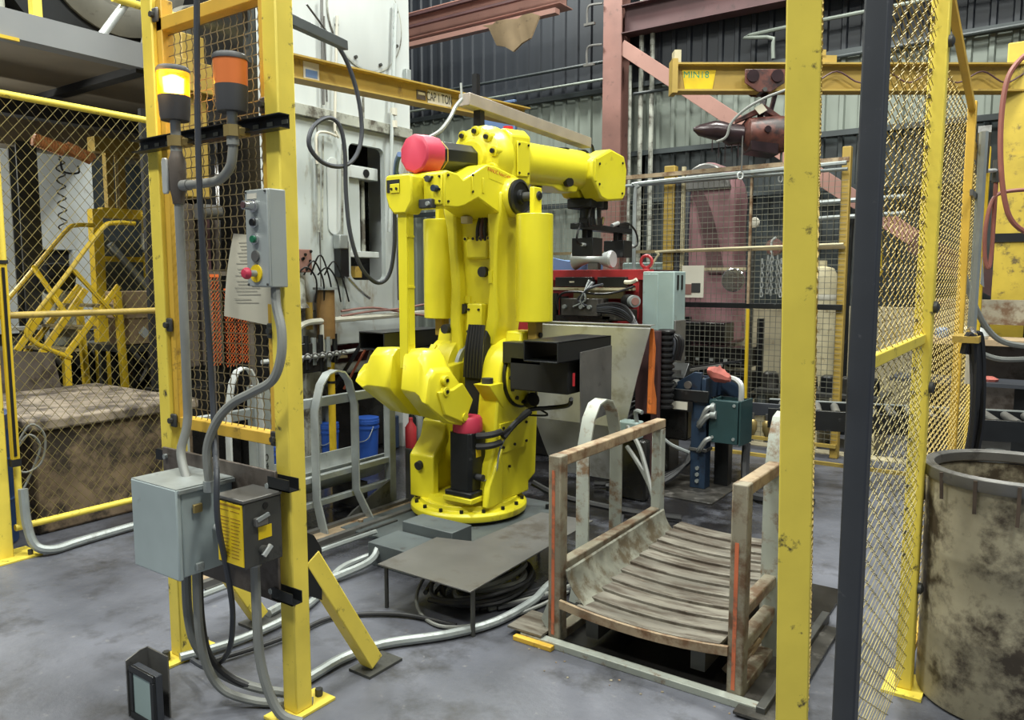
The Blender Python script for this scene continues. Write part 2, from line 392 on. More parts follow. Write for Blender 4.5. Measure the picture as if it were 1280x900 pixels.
# pipes on the back wall: each pair one run
def pipe_run(name, pts, r, m, label, **k):
    return solo(name, B().tube(pts, r, n=8, **k), m, label, 'pipe')
pipe_run('conduit_pipe', [(-4.42,9.16,0),(-4.42,9.16,7.5)], .03, M['press_dirty'], 'pale vertical conduit on the back wall nearest the red column')
pipe_run('conduit_pipe', [(-4.27,9.16,0),(-4.27,9.16,7.5)], .03, M['press_dirty'], 'pale vertical conduit on the back wall right of its twin')
pipe_run('conduit_pipe', [(-4.54,9.1,0),(-4.54,9.1,4.3)], .022, M['press_dirty'], 'thin pale conduit hugging the side of the red column')
pipe_run('wall_pipe', [(-14,9.14,4.42),(-4.9,9.14,4.42)], .022, M['siding_low'], 'upper dark horizontal pipe on the siding left of the column')
pipe_run('wall_pipe', [(-14,9.14,4.2),(-4.9,9.14,4.2)], .018, M['siding'], 'lower grey horizontal pipe on the siding left of the column')
pipe_run('wall_pipe', [(-4.5,9.12,3.95),(-3.4,9.12,3.95),(-3.0,9.12,4.0),(3,9.12,4.1)], .02, M['siding_low'], 'dark horizontal pipe along the siding right of the column', smooth=False)
pipe_run('wall_pipe', [(-2.75,9.1,4.1),(-2.75,9.1,4.32),(-2.65,9.1,4.42),(3,9.1,4.46)], .022, M['siding'], 'grey pipe with a bend high on the siding over the yellow jib')
# two clamps on the column
for z, n in ((4.95,'upper'), (4.45,'lower')):
    t = thing('pipe_clamp', f'{n} white pipe clamp sticking out left of the red column', 'clamp', (-4.9,8.9,z))
    mk('clamp_arm', B().tube([(-4.86,8.93,z+.12),(-5.02,8.9,z+.12),(-5.06,8.9,z+.06),(-5.06,8.9,z-.1)], .015), M['steel_mid'], t)
    mk('clamp_foot', B().bar((-5.10,8.9,z-.11),(-4.95,8.9,z-.11),.04,.03), M['steel_mid'], t)
# ------------------------------------------------------------------ mezzanine at the left
b = B(); b.box(-6.03,-6.0,-2,4.9,3.27,3.46); b.box(-6.15,-6.03,-2,4.9,3.43,3.46); b.box(-6.15,-6.03,-2,4.9,3.27,3.295)
struct('mezzanine_beam', b, M['mezz_grey'], smooth=False)
b = B(); b.box(-11,-6.04,-2,4.9,3.30,3.34)
struct('mezzanine_deck', b, M['mezz_deck'], smooth=False)
b = B()
for y in (1.2, 3.5): b.box(-11,-6.06,y-.05,y+.05,3.24,3.30)
b.box(-7.55,-7.4,-2,4.9,3.02,3.16)
struct('mezzanine_joist', b, M['dark_hall'], smooth=False)
b = B(); b.box(-8.35,-8.05,-2,4.9,2.86,3.16)
struct('mezzanine_girder', b, M['mezz_deck'], smooth=False)
b = B(); b.box(-8.2,-8.18,3.36,3.54,0,2.9); b.box(-8.04,-8.02,3.36,3.54,0,2.9); b.box(-8.18,-8.04,3.44,3.46,0,2.9)
struct('mezzanine_column', b, M['steel_dark'], smooth=False)
b = B(); b.box(-7.5,-7.3,4.9,5.1,0,3.1); b.bar((-7.4,4.5,2.1),(-7.4,4.95,2.75),.1,.1)
struct('mezzanine_column', b, M['steel_dark'], smooth=False)
t = thing('toe_strip', 'thin yellow edge strip under the grey mezzanine beam', 'strip', (-5.98,1.5,3.25))
mk('strip', B().box(-5.995,-5.97,-2,2.57,3.245,3.268), M['mach_yellow'], t)
# white enclosure wall far behind the chain-link panel
t = thing('white_enclosure', 'white sheet metal enclosure standing far behind the left fence', 'enclosure', (-10,4,0))
mk('panel', B().box(-9.6,-9.5,4.06,4.8,1.95,3.06).box(-9.6,-9.5,4.52,4.8,1.0,1.95), M['white_paint'], t, smooth=False, bev=.006)
mk('panel', B().box(-9.6,-9.5,3.9,4.5,1.0,1.72), M['press_dirty'], t, smooth=False, bev=.006)
mk('panel', B().box(-9.62,-9.5,2.6,3.97,1.0,3.16), M['white_paint'], t, smooth=False, bev=.006)
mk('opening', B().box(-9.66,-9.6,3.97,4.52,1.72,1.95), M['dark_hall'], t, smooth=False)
mk('base', B().box(-10.6,-9.52,2.6,4.8,0,.99), M['oily_mid'], t, smooth=False)
mk('body', B().box(-11,-9.67,2.6,4.78,1.0,3.05), M['press_dirty'], t, smooth=False)
# ================================================================== BEHIND THE LEFT FENCE
# flywheel drive on the mezzanine
t = thing('flywheel_drive', 'large grey flywheel with dark rim above the grey mezzanine beam', 'flywheel', (-6.8,3.6,3.46))
mk('rim', B().lathe((-6.9,3.74,4.38),'x',[(.60,-.14),(1.0,-.14),(1.02,.0),(1.0,.06),(.64,.06),(.60,-.05)],40), M['black_paint'], t)
mk('wheel_ring', B().lathe((-6.9,3.74,4.38),'x',[(.40,-.04),(.64,-.02),(.66,.10),(.56,.16),(.44,.15),(.40,.06)],40), M['wheel_grey'], t)
mk('hub', B().lathe((-6.9,3.74,4.38),'x',[(.05,-.2),(.17,-.2),(.17,.2),(.12,.24),(.04,.24)],24), M['wheel_grey'], t)
for k in range(5):
    a = math.radians(20+72*k)
    mk('spoke', B().bar((-6.86,3.74+.12*math.cos(a),4.38+.12*math.sin(a)),(-6.86,3.74+.46*math.cos(a),4.38+.46*math.sin(a)),.12,.06,up=(1,0,0)), M['wheel_grey'], t, bev=.01)
mk('housing', B().box(-7.7,-7.0,2.4,4.9,3.46,4.6), M['dark_hall'], t, smooth=False)
mk('guard_casting', B().prism([(3.72,3.46),(4.5,3.46),(4.5,4.15),(4.1,4.0),(3.8,3.72)],'x',-6.55,-6.4), M['wheel_grey'], t, bev=.02)
mk('casing', B().box(-6.75,-6.5,2.3,2.72,3.46,4.6), M['press_dirty'], t, bev=.02)
solo('brace_pipe', B().tube([(-6.12,3.22,3.47),(-6.12,3.55,3.95)],.032,n=10), M['galv_light'], 'light grey inclined pipe in front of the flywheel', 'pipe')
t = thing('guard_post', 'short yellow square post standing on the mezzanine edge', 'post', (-6.08,2.73,3.46))
mk('post', B().box(-6.11,-6.05,2.70,2.77,3.46,4.5), M['post_yellow'], t, bev=.004)
mk('foot', B().box(-6.14,-6.04,2.67,2.80,3.46,3.472), M['post_yellow'], t)
t = thing('guard_rail', 'yellow mezzanine handrail running behind the guard gate panel', 'railing', (-6.08,4.2,3.46))
mk('top_rail', B().tube([(-6.08,3.3,3.77),(-6.08,5.4,3.77)],.03,n=10), M['post_yellow'], t)
mk('post', B().cyl((-6.08,4.35,3.46),(-6.08,4.35,3.77),.025), M['post_yellow'], t)
mk('post', B().cyl((-6.08,5.35,3.46),(-6.08,5.35,3.77),.025), M['post_yellow'], t)
# orange coiled hose hanging below the girder, with a curly cable
def helix(p0, p1, R, turns, n=10):
    p0 = Vector(p0); p1 = Vector(p1); d = (p1-p0).normalized(); u = d.cross(Vector((0,0,1))).normalized(); w = d.cross(u)
    return [p0.lerp(p1, k/(turns*n)) + (u*math.cos(2*math.pi*k/n)+w*math.sin(2*math.pi*k/n))*R for k in range(turns*n+1)]
t = thing('hose_coil', 'orange spiral air hose bundled under the girder behind the fence', 'hose', (-6.8,3.2,2.6))
for a, c in (((-6.8,2.98,2.73),(-6.8,3.22,2.675)), ((-6.8,3.23,2.70),(-6.8,3.44,2.63))):
    mk('hose_bundle', B().tube(helix(a, c, .044, 12, 8), .012, n=5, k=1), M['orange_hose'], t, label='ribbed orange coil of hose')
    mk('core', B().cyl(a, c, .035), M['orange_hose'], t)
t = thing('curly_cable', 'thin dark curly cable dangling in front of the white enclosure', 'cable', (-6.8,3.18,2.1))
mk('cable', B().tube(helix((-6.8,3.18,2.60),(-6.8,3.17,2.02),.032,6,10),.006,n=5,k=1), M['black_matte'], t)
mk('hook', B().tube([(-6.8,3.18,2.62),(-6.8,3.2,2.5),(-6.8,3.32,2.5),(-6.8,3.32,2.56)],.008), M['black_matte'], t)
# yellow steps
t = thing('rolling_steps', 'yellow tubular step ladder leaning behind the chain-link fence', 'ladder', (-7,3.1,.9))
mk('handrail', B().tube([(-6.6,3.08,.96),(-6.6,2.90,1.05),(-6.6,2.80,1.12),(-6.6,2.77,1.24),(-6.6,3.05,1.6),(-6.6,3.38,2.02),(-6.6,3.5,2.085),(-6.6,3.68,2.09)],.020,n=8,k=4), M['mach_yellow'], t)
mk('handrail', B().tube([(-7.4,2.80,1.25),(-7.4,3.1,1.6),(-7.4,3.46,2.03),(-7.4,3.56,2.10),(-7.4,3.72,2.11)],.020,n=8,k=4), M['mach_yellow'], t)
mk('brace', B().bar((-6.6,3.14,1.68),(-6.6,3.47,1.29),.03,.03), M['mach_yellow'], t)
mk('brace', B().bar((-7.4,3.18,1.72),(-7.0,3.25,1.30),.03,.03), M['mach_yellow'], t)
for x in (-6.62, -7.3): mk('stringer', B().bar((x,3.02,.95),(x,3.52,1.55),.025,.05), M['mach_yellow'], t, bev=.003)
for x in (-6.75, -7.2): mk('side_bar', B().bar((x,2.92,1.0),(x,3.3,1.52),.03,.05), M['mach_yellow'], t)
for k in range(3):
    y, z = 3.08+.15*k, 1.02+.18*k; mk('tread', B().box(-7.3,-6.62,y-.06,y+.08,z-.012,z+.012), M['netting'], t)
mk('leg', B().bar((-6.62,3.5,1.5),(-6.62,3.55,0),.05,.05), M['mach_yellow'], t); mk('leg', B().bar((-7.3,3.5,1.5),(-7.3,3.55,0),.05,.05), M['mach_yellow'], t)
mk('leg', B().bar((-6.62,3.05,1.0),(-6.62,3.05,0),.05,.05), M['mach_yellow'], t); mk('leg', B().bar((-7.3,3.05,1.0),(-7.3,3.05,0),.05,.05), M['mach_yellow'], t)
# yellow handling frame under the mezzanine
t = thing('handling_frame', 'tall yellow machine frame with motor boxes under the mezzanine', 'frame', (-7.6,4.1,0))
mk('upright', B().box(-7.66,-7.56,3.80,3.90,0,2.28), M['mach_yellow'], t, bev=.005)
mk('crossbar', B().box(-7.66,-7.56,3.9,4.4,2.2,2.3), M['mach_yellow'], t, bev=.005)
mk('crossbar', B().box(-7.64,-7.58,3.9,4.3,1.78,1.83), M['mach_yellow'], t)
mk('base_beam', B().box(-7.66,-7.54,3.84,4.4,1.28,1.42), M['mach_yellow'], t, bev=.005)
for y in (4.02, 4.14): mk('mast', B().box(-7.75,-7.68,y,y+.07,2.3,2.9), M['crane_ochre'], t)
mk('header', B().box(-7.78,-7.64,3.9,4.5,2.84,2.98), M['crane_ochre'], t)
mk('motor_box', B().box(-7.5,-7.36,4.24,4.42,2.06,2.28), M['mach_yellow'], t, bev=.012)
mk('motor_box', B().box(-7.5,-7.36,4.24,4.40,1.62,1.88), M['mach_yellow'], t, bev=.012)
mk('gear_casting', B().cyl((-7.42,4.3,1.9),(-7.42,4.3,2.06),.10), M['press_dirty'], t)
mk('back_plate', B().box(-7.9,-7.86,3.95,4.75,1.3,2.0), M['riser_grey'], t)
mk('brace', B().bar((-7.5,3.92,1.95),(-7.5,4.3,1.5),.05,.05), M['galv'], t)
mk('leg', B().box(-7.66,-7.56,4.34,4.44,0,2.28), M['steel_dark'], t)
t = thing('cardboard_box', 'brown cardboard box with a white diamond sticker beside the yellow ladder', 'box', (-6.75,3.76,1.03))
mk('carton', B().box(-6.95,-6.68,3.58,3.92,1.03,1.26), M['cardboard'], t, bev=.004)
mk('carton_lid', B().box(-6.96,-6.67,3.57,3.93,1.26,1.50), M['cardboard'], t, bev=.004)
mk('sticker', B().prism([(3.76-.055,1.13),(3.76,1.075),(3.76+.055,1.13),(3.76,1.185)],'x',-6.682,-6.676), M['white_paint'], t)
solo('work_bench', B().box(-7.3,-6.66,3.56,4.4,.96,1.02).box(-7.2,-7.15,3.6,3.65,0,.96).box(-6.75,-6.7,3.6,3.65,0,.96).box(-7.2,-7.15,4.3,4.35,0,.96).box(-6.75,-6.7,4.3,4.35,0,.96), M['steel_dark'], 'dark steel bench carrying the brown cardboard box', 'bench')
solo('steel_sheet', B().box(-6.75,-6.70,4.0,4.3,1.03,1.62), M['rust_red'], 'small brownish red steel sheet right of the cardboard box', 'sheet')
# dark machine between the steps and the enclosure
t = thing('press_feeder', 'black oily feeder machine half hidden behind the yellow ladder', 'machine', (-8,3.5,0))
mk('bed', B().box(-8.5,-7.75,2.5,4.6,.4,.95), M['oily'], t, bev=.02)
mk('bed_leg', B().box(-8.4,-7.85,2.6,2.8,0,.4), M['oily'], t)
mk('head', B().lathe((-7.9,3.62,1.62),'y',[(.05,-.16),(.13,-.15),(.15,0),(.12,.10),(.05,.12)],16), M['black_paint'], t)
mk('head_guard', B().box(-8.15,-7.8,3.5,3.78,.95,1.5), M['press_dirty'], t, bev=.03)
mk('shelf', B().box(-7.9,-7.72,3.1,3.78,1.14,1.17), M['galv_light'], t)
for k in range(7):
    mk('hose', B().tube([(-7.74,3.0+.2*k,.95),(-7.69,3.05+.2*k,.80+.03*(k%3)),(-7.72,3.16+.2*k,.7),(-7.72,3.2+.18*k,.55)],.022), M['black' if k % 2 else 'steel_mid'], t)
solo('sheet_offcut', B().prism([(2.3,.741),(2.95,.741),(2.9,1.02),(2.3,1.1)],'x',-6.54,-6.51), M['backplate'], 'brown steel offcut leaning behind the stained block top', 'sheet')
# stained foundation block
b = B().box(-6.55,-5.12,2.13,3.22,0,.665)
t = thing('foundation_block', 'oil-stained brown concrete block standing behind the left fence', 'block', (-5.9,2.9,0))
mk('block', b, M['stone_brown'], t, bev=.02)
mk('cover_slab', B().box(-6.55,-5.08,2.10,3.25,.665,.74), M['stone_top'], t, bev=.015)
# blue drum
t = thing('steel_drum', 'dark blue steel drum beside the stained block at the left edge', 'drum', (-5.28,1.80,0))
mk('shell', B().lathe((-5.28,1.80,0),'z',[(.24,0),(.265,.01),(.265,.27),(.275,.28),(.265,.29),(.265,.52),(.275,.53),(.265,.54),(.265,.79),(.27,.80),(.25,.80)],28), M['blue_drum'], t)
mk('lid', B().lathe((-5.28,1.80,0),'z',[(.02,.785),(.25,.785),(.25,.795),(.02,.79)],28), M['blue_pale'], t)
solo('wire_loop', B().tube([(-4.98,1.98,.62),(-4.96,2.06,.74),(-4.95,2.13,.66),(-4.95,2.1,.50),(-4.96,2.0,.46),(-4.98,1.97,.56),(-4.96,2.04,.68),(-4.95,2.1,.60),(-4.96,2.03,.42),(-4.94,1.95,.30)],.007,n=5), M['flex_grey'], 'loop of thin grey wire hanging by the left yellow post', 'cable')
# ------------------------------------------------------------------ left chain-link fence
def chain(b, o, u, W, H, pu, pz, r, gap=.006, nrm=(1,0,0)):
    """two crossing families of straight wires over a W x H field starting at o along unit u and up"""
    o = Vector(o); u = Vector(u); z = Vector((0,0,1)); nv = Vector(nrm)*gap; s = pz/pu
    k = -int(H/pz)-1
    while k*pu < W:
        x0 = k*pu
        a0 = max(0, -x0*s if x0 < 0 else 0); xa = x0+a0/s; a1 = min(H, (W-x0)*s); xb = x0+a1/s
        if a1-a0 > .02:
            b.wire(o+u*xa+z*a0+nv, o+u*xb+z*a1+nv, r)
            b.wire(o+u*(W-xa)+z*a0-nv, o+u*(W-xb)+z*a1-nv, r)
        k += 1
t = thing('chain_link_fence', 'yellow chain-link fence panel at the left edge before the stained block', 'fence', (-4.86,2.4,0))
mk('top_rail', B().tube([(-4.86,1.86,2.635),(-4.86,3.02,2.625)],.02,n=10), M['post_yellow'], t)
mk('middle_rail', B().tube([(-4.84,1.86,1.40),(-4.84,3.02,1.40)],.02,n=10), M['wire_ochre'], t)
mk('bottom_rail', B().tube([(-4.86,1.90,.165),(-4.86,3.02,.165)],.02,n=10), M['post_yellow'], t)
mk('side_rail', B().tube([(-4.86,3.0,.165),(-4.86,3.0,2.625)],.02,n=10), M['post_yellow'], t)
mk('side_rail', B().tube([(-4.86,1.93,.165),(-4.86,1.93,2.635)],.02,n=10), M['post_yellow'], t)
b = B(); chain(b,(-4.86,1.93,.165),(0,1,0),1.07,2.46,.062,.075,.0019)
mk('wire_mesh', b, M['wire_yellow'], t, smooth=False, kind='stuff')
t = thing('fence_post', 'thick yellow square post at the far left with a floor plate', 'post', (-4.86,1.82,0))
mk('post', B().box(-4.90,-4.82,1.78,1.87,0,2.9), M['post_yellow'], t, bev=.006)
mk('floor_plate', B().box(-4.96,-4.74,1.72,1.99,0,.012), M['post_yellow'], t, bev=.002)
mk('anchor_bolt', B().cyl((-4.78,1.94,.012),(-4.78,1.94,.04),.014,n=6), M['steel_dark'], t)
t = thing('light_curtain', 'slim black and yellow light curtain bar beside the left post', 'sensor', (-4.80,1.90,.58))
mk('housing', B().box(-4.815,-4.785,1.88,1.92,.58,1.69), M['mach_yellow'], t, bev=.003)
mk('optic_strip', B().box(-4.783,-4.779,1.890,1.905,.6,1.67), M['black'], t)
mk('end_cap', B().box(-4.82,-4.78,1.875,1.925,1.69,1.71), M['black_matte'], t); mk('end_cap', B().box(-4.82,-4.78,1.875,1.925,.54,.58), M['black_matte'], t)
solo('floor_conduit', B().tube([(-4.80,1.93,.40),(-4.78,1.93,.2),(-4.74,1.95,.07),(-4.70,2.03,.03),(-4.72,2.2,.03),(-4.74,2.6,.03),(-4.74,3.4,.03)],.026,n=9), M['galv'], 'galvanised conduit curving along the floor under the left fence', 'conduit')
# ================================================================== GUARD GATE (left foreground)
A0 = thing('guard_gate', 'yellow two-post guard stand with square wire mesh at left foreground', 'guard', (-2.6,1.77,0))
for name, x in (('left', -2.955), ('right', -2.215)):
    mk('post', B().box(x-.037,x+.037,1.733,1.807,.012,2.70), M['post_yellow'], A0, bev=.005)
    mk('post_cap', B().box(x-.04,x+.04,1.73,1.81,2.70,2.712), M['steel_dark'], A0)
    p = mk('floor_plate', B().box(x-.06,x+.06,1.66,1.90,0,.012), M['post_yellow'], A0, bev=.002)
    mk('anchor_bolt', B().cyl((x,1.69,.012),(x,1.69,.05),.015,n=6), M['steel_dark'], p)
    mk('anchor_bolt', B().cyl((x,1.87,.012),(x,1.87,.04),.015,n=6), M['steel_dark'], p)
    mk('gusset', B().prism([(1.807,.44),(1.87,.40),(1.875,.60),(1.84,.66),(1.807,.68)],'x',x-.006,x+.032), M['black_matte'], A0, label='dark weld gusset')
    mk('brace', B().bar((x,1.83,.58),(x,2.15,.035),.07,.07,up=(1,0,0)), M['post_yellow'], A0, bev=.005)
    mk('brace_foot', B().box(x-.06,x+.06,2.08,2.27,0,.012), M['steel_dark'], A0)
mk('stile', B().box(-2.915,-2.878,1.75,1.80,1.02,2.68), M['frame_ochre'], A0, bev=.003)
mk('stile', B().box(-2.292,-2.255,1.75,1.80,1.02,2.68), M['frame_ochre'], A0, bev=.003)
mk('rail', B().box(-2.915,-2.255,1.75,1.80,2.56,2.61), M['frame_ochre'], A0, bev=.003)
mk('rail', B().box(-2.878,-2.292,1.75,1.80,1.00,1.045), M['frame_ochre'], A0, bev=.003)
b = B(); px = .0395
n = int(.585/px)
for k in range(1, n+1):
    x = -2.878+k*px; pts = []
    q = int(1.52/px)
    for j in range(2*q+1):
        pts.append((x+.0013*(1 if j % 2 else -1), 1.776+.002*(1 if j % 2 else -1), 1.045+j*px/2))
    b.tube(pts, .0022, n=3, smooth=False)
mk('mesh_upright', b, M['wire_brown'], A0, smooth=False, kind='stuff')
b = B()
for j in range(1, int(1.52/px)+1): b.wire((-2.878,1.776,1.045+j*px),(-2.292,1.776,1.045+j*px),.0022)
mk('mesh_cross_wire', b, M['wire_brown'], A0, smooth=False, kind='stuff')
for x, z in ((-2.91,1.03),(-2.91,1.42),(-2.26,1.03),(-2.26,1.42),(-2.262,2.20),(-2.91,2.62),(-2.26,2.64)):
    br = mk('bracket', B().cbox((x,1.742,z),.05,.012,.055), M['steel_dark' if z < 2 else 'steel_mid'], A0, bev=.006)
    mk('bolt', B().cyl((x,1.735,z),(x,1.722,z),.012,n=6), M['steel_dark'], br)
# black strut channel with slots carrying the beacons
t = thing('strut_channel', 'black slotted strut channel bolted across the guard gate posts', 'channel', (-2.57,1.70,2.11))
mk('web', B().box(-3.03,-2.12,1.728,1.732,2.105,2.148), M['black_paint'], t)
mk('flange', B().box(-3.03,-2.12,1.690,1.732,2.146,2.150), M['black_paint'], t); mk('flange', B().box(-3.03,-2.12,1.690,1.732,2.103,2.107), M['black_paint'], t)
for k in range(12):
    x = -3.0+k*.077; mk('slot', B().box(x,x+.03,1.725,1.7285,2.12,2.134), M['wire_grey'], t)
# warning beacons
def beacon(x, z, lit):
    t = thing('warning_beacon', 'glowing amber warning beacon, left of the pair on the gate' if lit else 'unlit orange warning beacon, right of the pair on the gate', 'beacon', (x,1.66,z), group='warning beacons on the gate')
    y = 1.66
    mk('base', B().lathe((x,y,z),'z',[(.02,0),(.049,0),(.053,.02),(.056,.086),(.02,.088)],28), M['beacon_body'], t)
    mk('lens', B().lathe((x,y,z),'z',[(.02,.086),(.055,.086),(.0565,.17),(.02,.172)],28), M['beacon_lit' if lit else 'beacon_orange'], t)
    if lit: mk('lamp', B().lathe((x,y,z),'z',[(.006,.092),(.022,.098),(.024,.15),(.006,.16)],16), M['lamp_core'], t)
    c = mk('cap', B().lathe((x,y,z),'z',[(.02,.17),(.059,.17),(.059,.181),(.052,.19),(.02,.192)],28), M['beacon_body'], t)
    mk('lug', B().cbox((x-.062,y,z+.176),.014,.02,.014), M['beacon_body'], c)
    mk('stem', B().cyl((x,y,z-.055),(x,y,z),.018), M['conduit'], t)
    return t
beacon(-2.67, 2.18, True); beacon(-2.33, 2.17, False)
ld = bpy.data.lights.new('beacon_glow', 'POINT'); ld.energy = 1.5; ld.color = (1,.55,.12); ld.shadow_soft_size = .05
lo = bpy.data.objects.new('beacon_glow', ld); COL.objects.link(lo); lo.location = (-2.67,1.58,2.33)
# conduit fittings under the beacons
for x, n in ((-2.67,'left'), (-2.33,'right')):
    t = thing('pipe_coupling', f'dull brass coupling clamped under the {n} warning beacon', 'coupling', (x,1.66,2.06))
    mk('nut', B().cyl((x,1.66,2.088),(x,1.66,2.126),.030,n=6), M['brass'], t); mk('collar', B().cyl((x,1.66,2.06),(x,1.66,2.09),.021), M['conduit_grey'], t)
    mk('clamp', B().cbox((x,1.69,2.107),.05,.05,.03), M['brass'], t, bev=.005)
t = thing('conduit_tee', 'brown conduit tee with white oval cover below the lit beacon', 'fitting', (-2.67,1.66,1.88))
mk('body', B().lathe((-2.67,1.66,1.88),'z',[(.021,0),(.024,.03),(.030,.05),(.032,.15),(.024,.175),(.021,.19)],16), M['backplate'], t)
mk('cover', B().prism([(-2.712,1.925),(-2.706,1.915),(-2.684,1.915),(-2.678,1.925),(-2.678,2.035),(-2.684,2.045),(-2.706,2.045),(-2.712,2.035)],'y',1.622,1.632), M['galv_light'], t, bev=.003)
mk('side_hub', B().cyl((-2.64,1.66,1.945),(-2.60,1.66,1.945),.020), M['conduit'], t)
solo('rigid_conduit', B().tube([(-2.67,1.66,1.88),(-2.67,1.66,1.2),(-2.665,1.65,1.05),(-2.665,1.62,.95),(-2.60,1.60,.86)],.0165,n=10), M['conduit_grey'], 'grey vertical conduit from the conduit tee down to the grey box', 'conduit')
solo('elbow_conduit', B().tube([(-2.60,1.66,1.945),(-2.46,1.66,1.945),(-2.40,1.66,1.955),(-2.35,1.66,1.99),(-2.333,1.66,2.04),(-2.33,1.66,2.07)],.0165,n=10), M['conduit_grey'], 'curved grey conduit elbow under the unlit orange beacon', 'conduit')
solo('strut_post', B().box(-2.445,-2.415,1.80,1.83,2.38,2.95), M['riser_grey'], 'grey strut hanging above the unlit orange beacon', 'strut')
solo('black_cable', B().tube([(-2.411,1.600,2.588),(-2.426,1.600,2.383),(-2.439,1.600,2.147),(-2.444,1.600,1.877),(-2.466,1.620,1.600),(-2.482,1.640,1.312),(-2.414,1.600,1.003),(-2.290,1.520,0.950),(-2.266,1.500,0.792),(-2.309,1.560,0.567),(-2.349,1.600,0.395),(-2.446,1.640,0.215),(-2.632,1.680,0.079),(-2.784,1.700,0.058)],.0105,n=8), M['post_slate'], 'long dark cable hanging in front of the wire mesh', 'cable')
# push-button station
t = thing('button_station', 'grey push-button station with red emergency stop on the right gate post', 'control box', (-2.23,1.70,1.57))
mk('case', B().box(-2.264,-2.155,1.665,1.735,1.575,1.905), M['station_grey'], t, bev=.004)
mk('front_plate', B().box(-2.270,-2.152,1.655,1.665,1.578,1.902), M['station_grey'], t, bev=.003)
mk('name_tag', B().box(-2.255,-2.205,1.653,1.656,1.872,1.89), M['off_white'], t)
for (x, z) in ((-2.262,1.585),(-2.160,1.585),(-2.262,1.895),(-2.160,1.895)): mk('screw', B().cyl((x,1.655,z),(x,1.651,z),.004,n=8), M['steel_dark'], t)
def button(z, r, m, ring, depth, name):
    x = -2.218; rg = mk('button_ring', B().cyl((x,1.655,z),(x,1.646,z),r+.006,n=20), M[ring], t)
    mk(name, B().cyl((x,1.646,z),(x,1.646-depth,z),r,r*.92,n=20), M[m], rg)
button(1.848,.016,'chrome','chrome',.036,'key_barrel'); mk('key_face', B().cyl((-2.218,1.609,1.848),(-2.218,1.607,1.848),.011,n=16), M['rust_dark'], t)
button(1.793,.0125,'black','chrome',.008,'black_button'); button(1.737,.0125,'green_btn','chrome',.008,'green_button')
mk('blank_cover', B().cyl((-2.218,1.655,1.68),(-2.218,1.648,1.68),.019,n=20), M['steel_mid'], t)
mk('stop_ring', B().cyl((-2.218,1.655,1.622),(-2.218,1.650,1.622),.030,n=24), M['label_yellow'], t)
s = mk('stop_stem', B().cyl((-2.218,1.65,1.622),(-2.218,1.622,1.622),.011,n=14), M['galv'], t)
mk('stop_button', B().lathe((-2.218,1.622,1.622),'y',[(.004,-.022),(.014,-.020),(.0195,-.012),(.0195,-.002),(.012,0)],20), M['cap_red'], s)
# notice sheet on the mesh
t = thing('notice_sheet', 'yellowed typed notice hanging on the wire mesh by the button station', 'notice', (-2.42,1.755,1.45))
b = B(); n = 6; vs = []
for j in range(n+1):
    for i in range(2):
        for th in (0, .0012):
            u, w = i, j/n; xl = -2.475-.085*(1-w); xr = -2.245-.02*(1-w); z = 1.465+.305*w-.03*u*(1-w)-.02*u*w
            vs.append((xl+(xr-xl)*u, 1.757-.012*math.sin(w*2.6)+th, z))
b.loft([[vs[4*j], vs[4*j+2], vs[4*j+3], vs[4*j+1]] for j in range(n+1)])
mk('sheet', b, M['paper'], t)
rnd = random.Random(3); b = B()
for k, z in enumerate([1.735,1.722,1.71,1.698,1.685,1.672,1.66,1.64,1.628,1.616,1.596,1.584,1.572,1.56,1.548,1.53,1.518]):
    x = -2.44+.01*(k % 3)-(1.735-z)*.2; w = .09+.07*rnd.random(); y = 1.7555-.012*math.sin((z-1.455)/.305*2.6)
    b.box(x, x+w, y-.0008, y, z-.0007, z+.0007)
mk('typed_lines', b, M['ink_faint'], t, smooth=False, kind='stuff')
# brown back plate and boxes
t = thing('back_plate', 'brown steel mounting plate between the two yellow gate posts', 'plate', (-2.57,1.71,.40))
mk('plate', B().box(-2.93,-2.215,1.700,1.712,.44,.925), M['backplate'], t, bev=.003)
for x, z in ((-2.90,.89),(-2.25,.87),(-2.25,.48),(-2.90,.47)): mk('bolt', B().cyl((x,1.700,z),(x,1.688,z),.011,n=6), M['galv'], t)
for z in (.885, .475): mk('standoff', B().box(-2.245,-2.13,1.69,1.735,z-.022,z-.017).box(-2.245,-2.13,1.69,1.694,z-.022,z+.022).box(-2.245,-2.13,1.731,1.735,z-.022,z+.022), M['black_paint'], t)
for z in (.885, .475): mk('standoff', B().box(-3.0,-2.9,1.712,1.735,z-.022,z+.022), M['black_paint'], t)
t = thing('junction_box', 'pale grey junction box on the brown plate of the guard gate', 'electrical box', (-2.62,1.6,.53))
mk('case', B().box(-2.745,-2.465,1.49,1.70,.545,.865), M['box_grey'], t, bev=.006)
mk('door', B().box(-2.752,-2.458,1.468,1.487,.54,.87), M['box_grey'], t, bev=.005)
mk('hinge_strip', B().box(-2.458,-2.448,1.475,1.70,.855,.868), M['galv'], t)
mk('latch', B().cbox((-2.452,1.545,.79),.012,.035,.032), M['brass'], t, bev=.003); mk('latch', B().cbox((-2.452,1.545,.575),.012,.03,.03), M['galv'], t, bev=.003)
mk('drip_lip', B().box(-2.75,-2.46,1.47,1.70,.866,.872), M['galv'], t)
t = thing('safety_switch', 'dark disconnect box with yellow instruction label beside the grey junction box', 'switch box', (-2.2,1.6,.6))
mk('case', B().box(-2.335,-2.185,1.545,1.70,.62,.85), M['steel_dark'], t, bev=.004)
mk('lid', B().box(-2.34,-2.18,1.540,1.70,.85,.862), M['steel_mid'], t, bev=.003)
l = mk('warning_label', B().box(-2.331,-2.191,1.5415,1.5455,.628,.842), M['label_yellow'], t)
b = B(); rnd = random.Random(5)
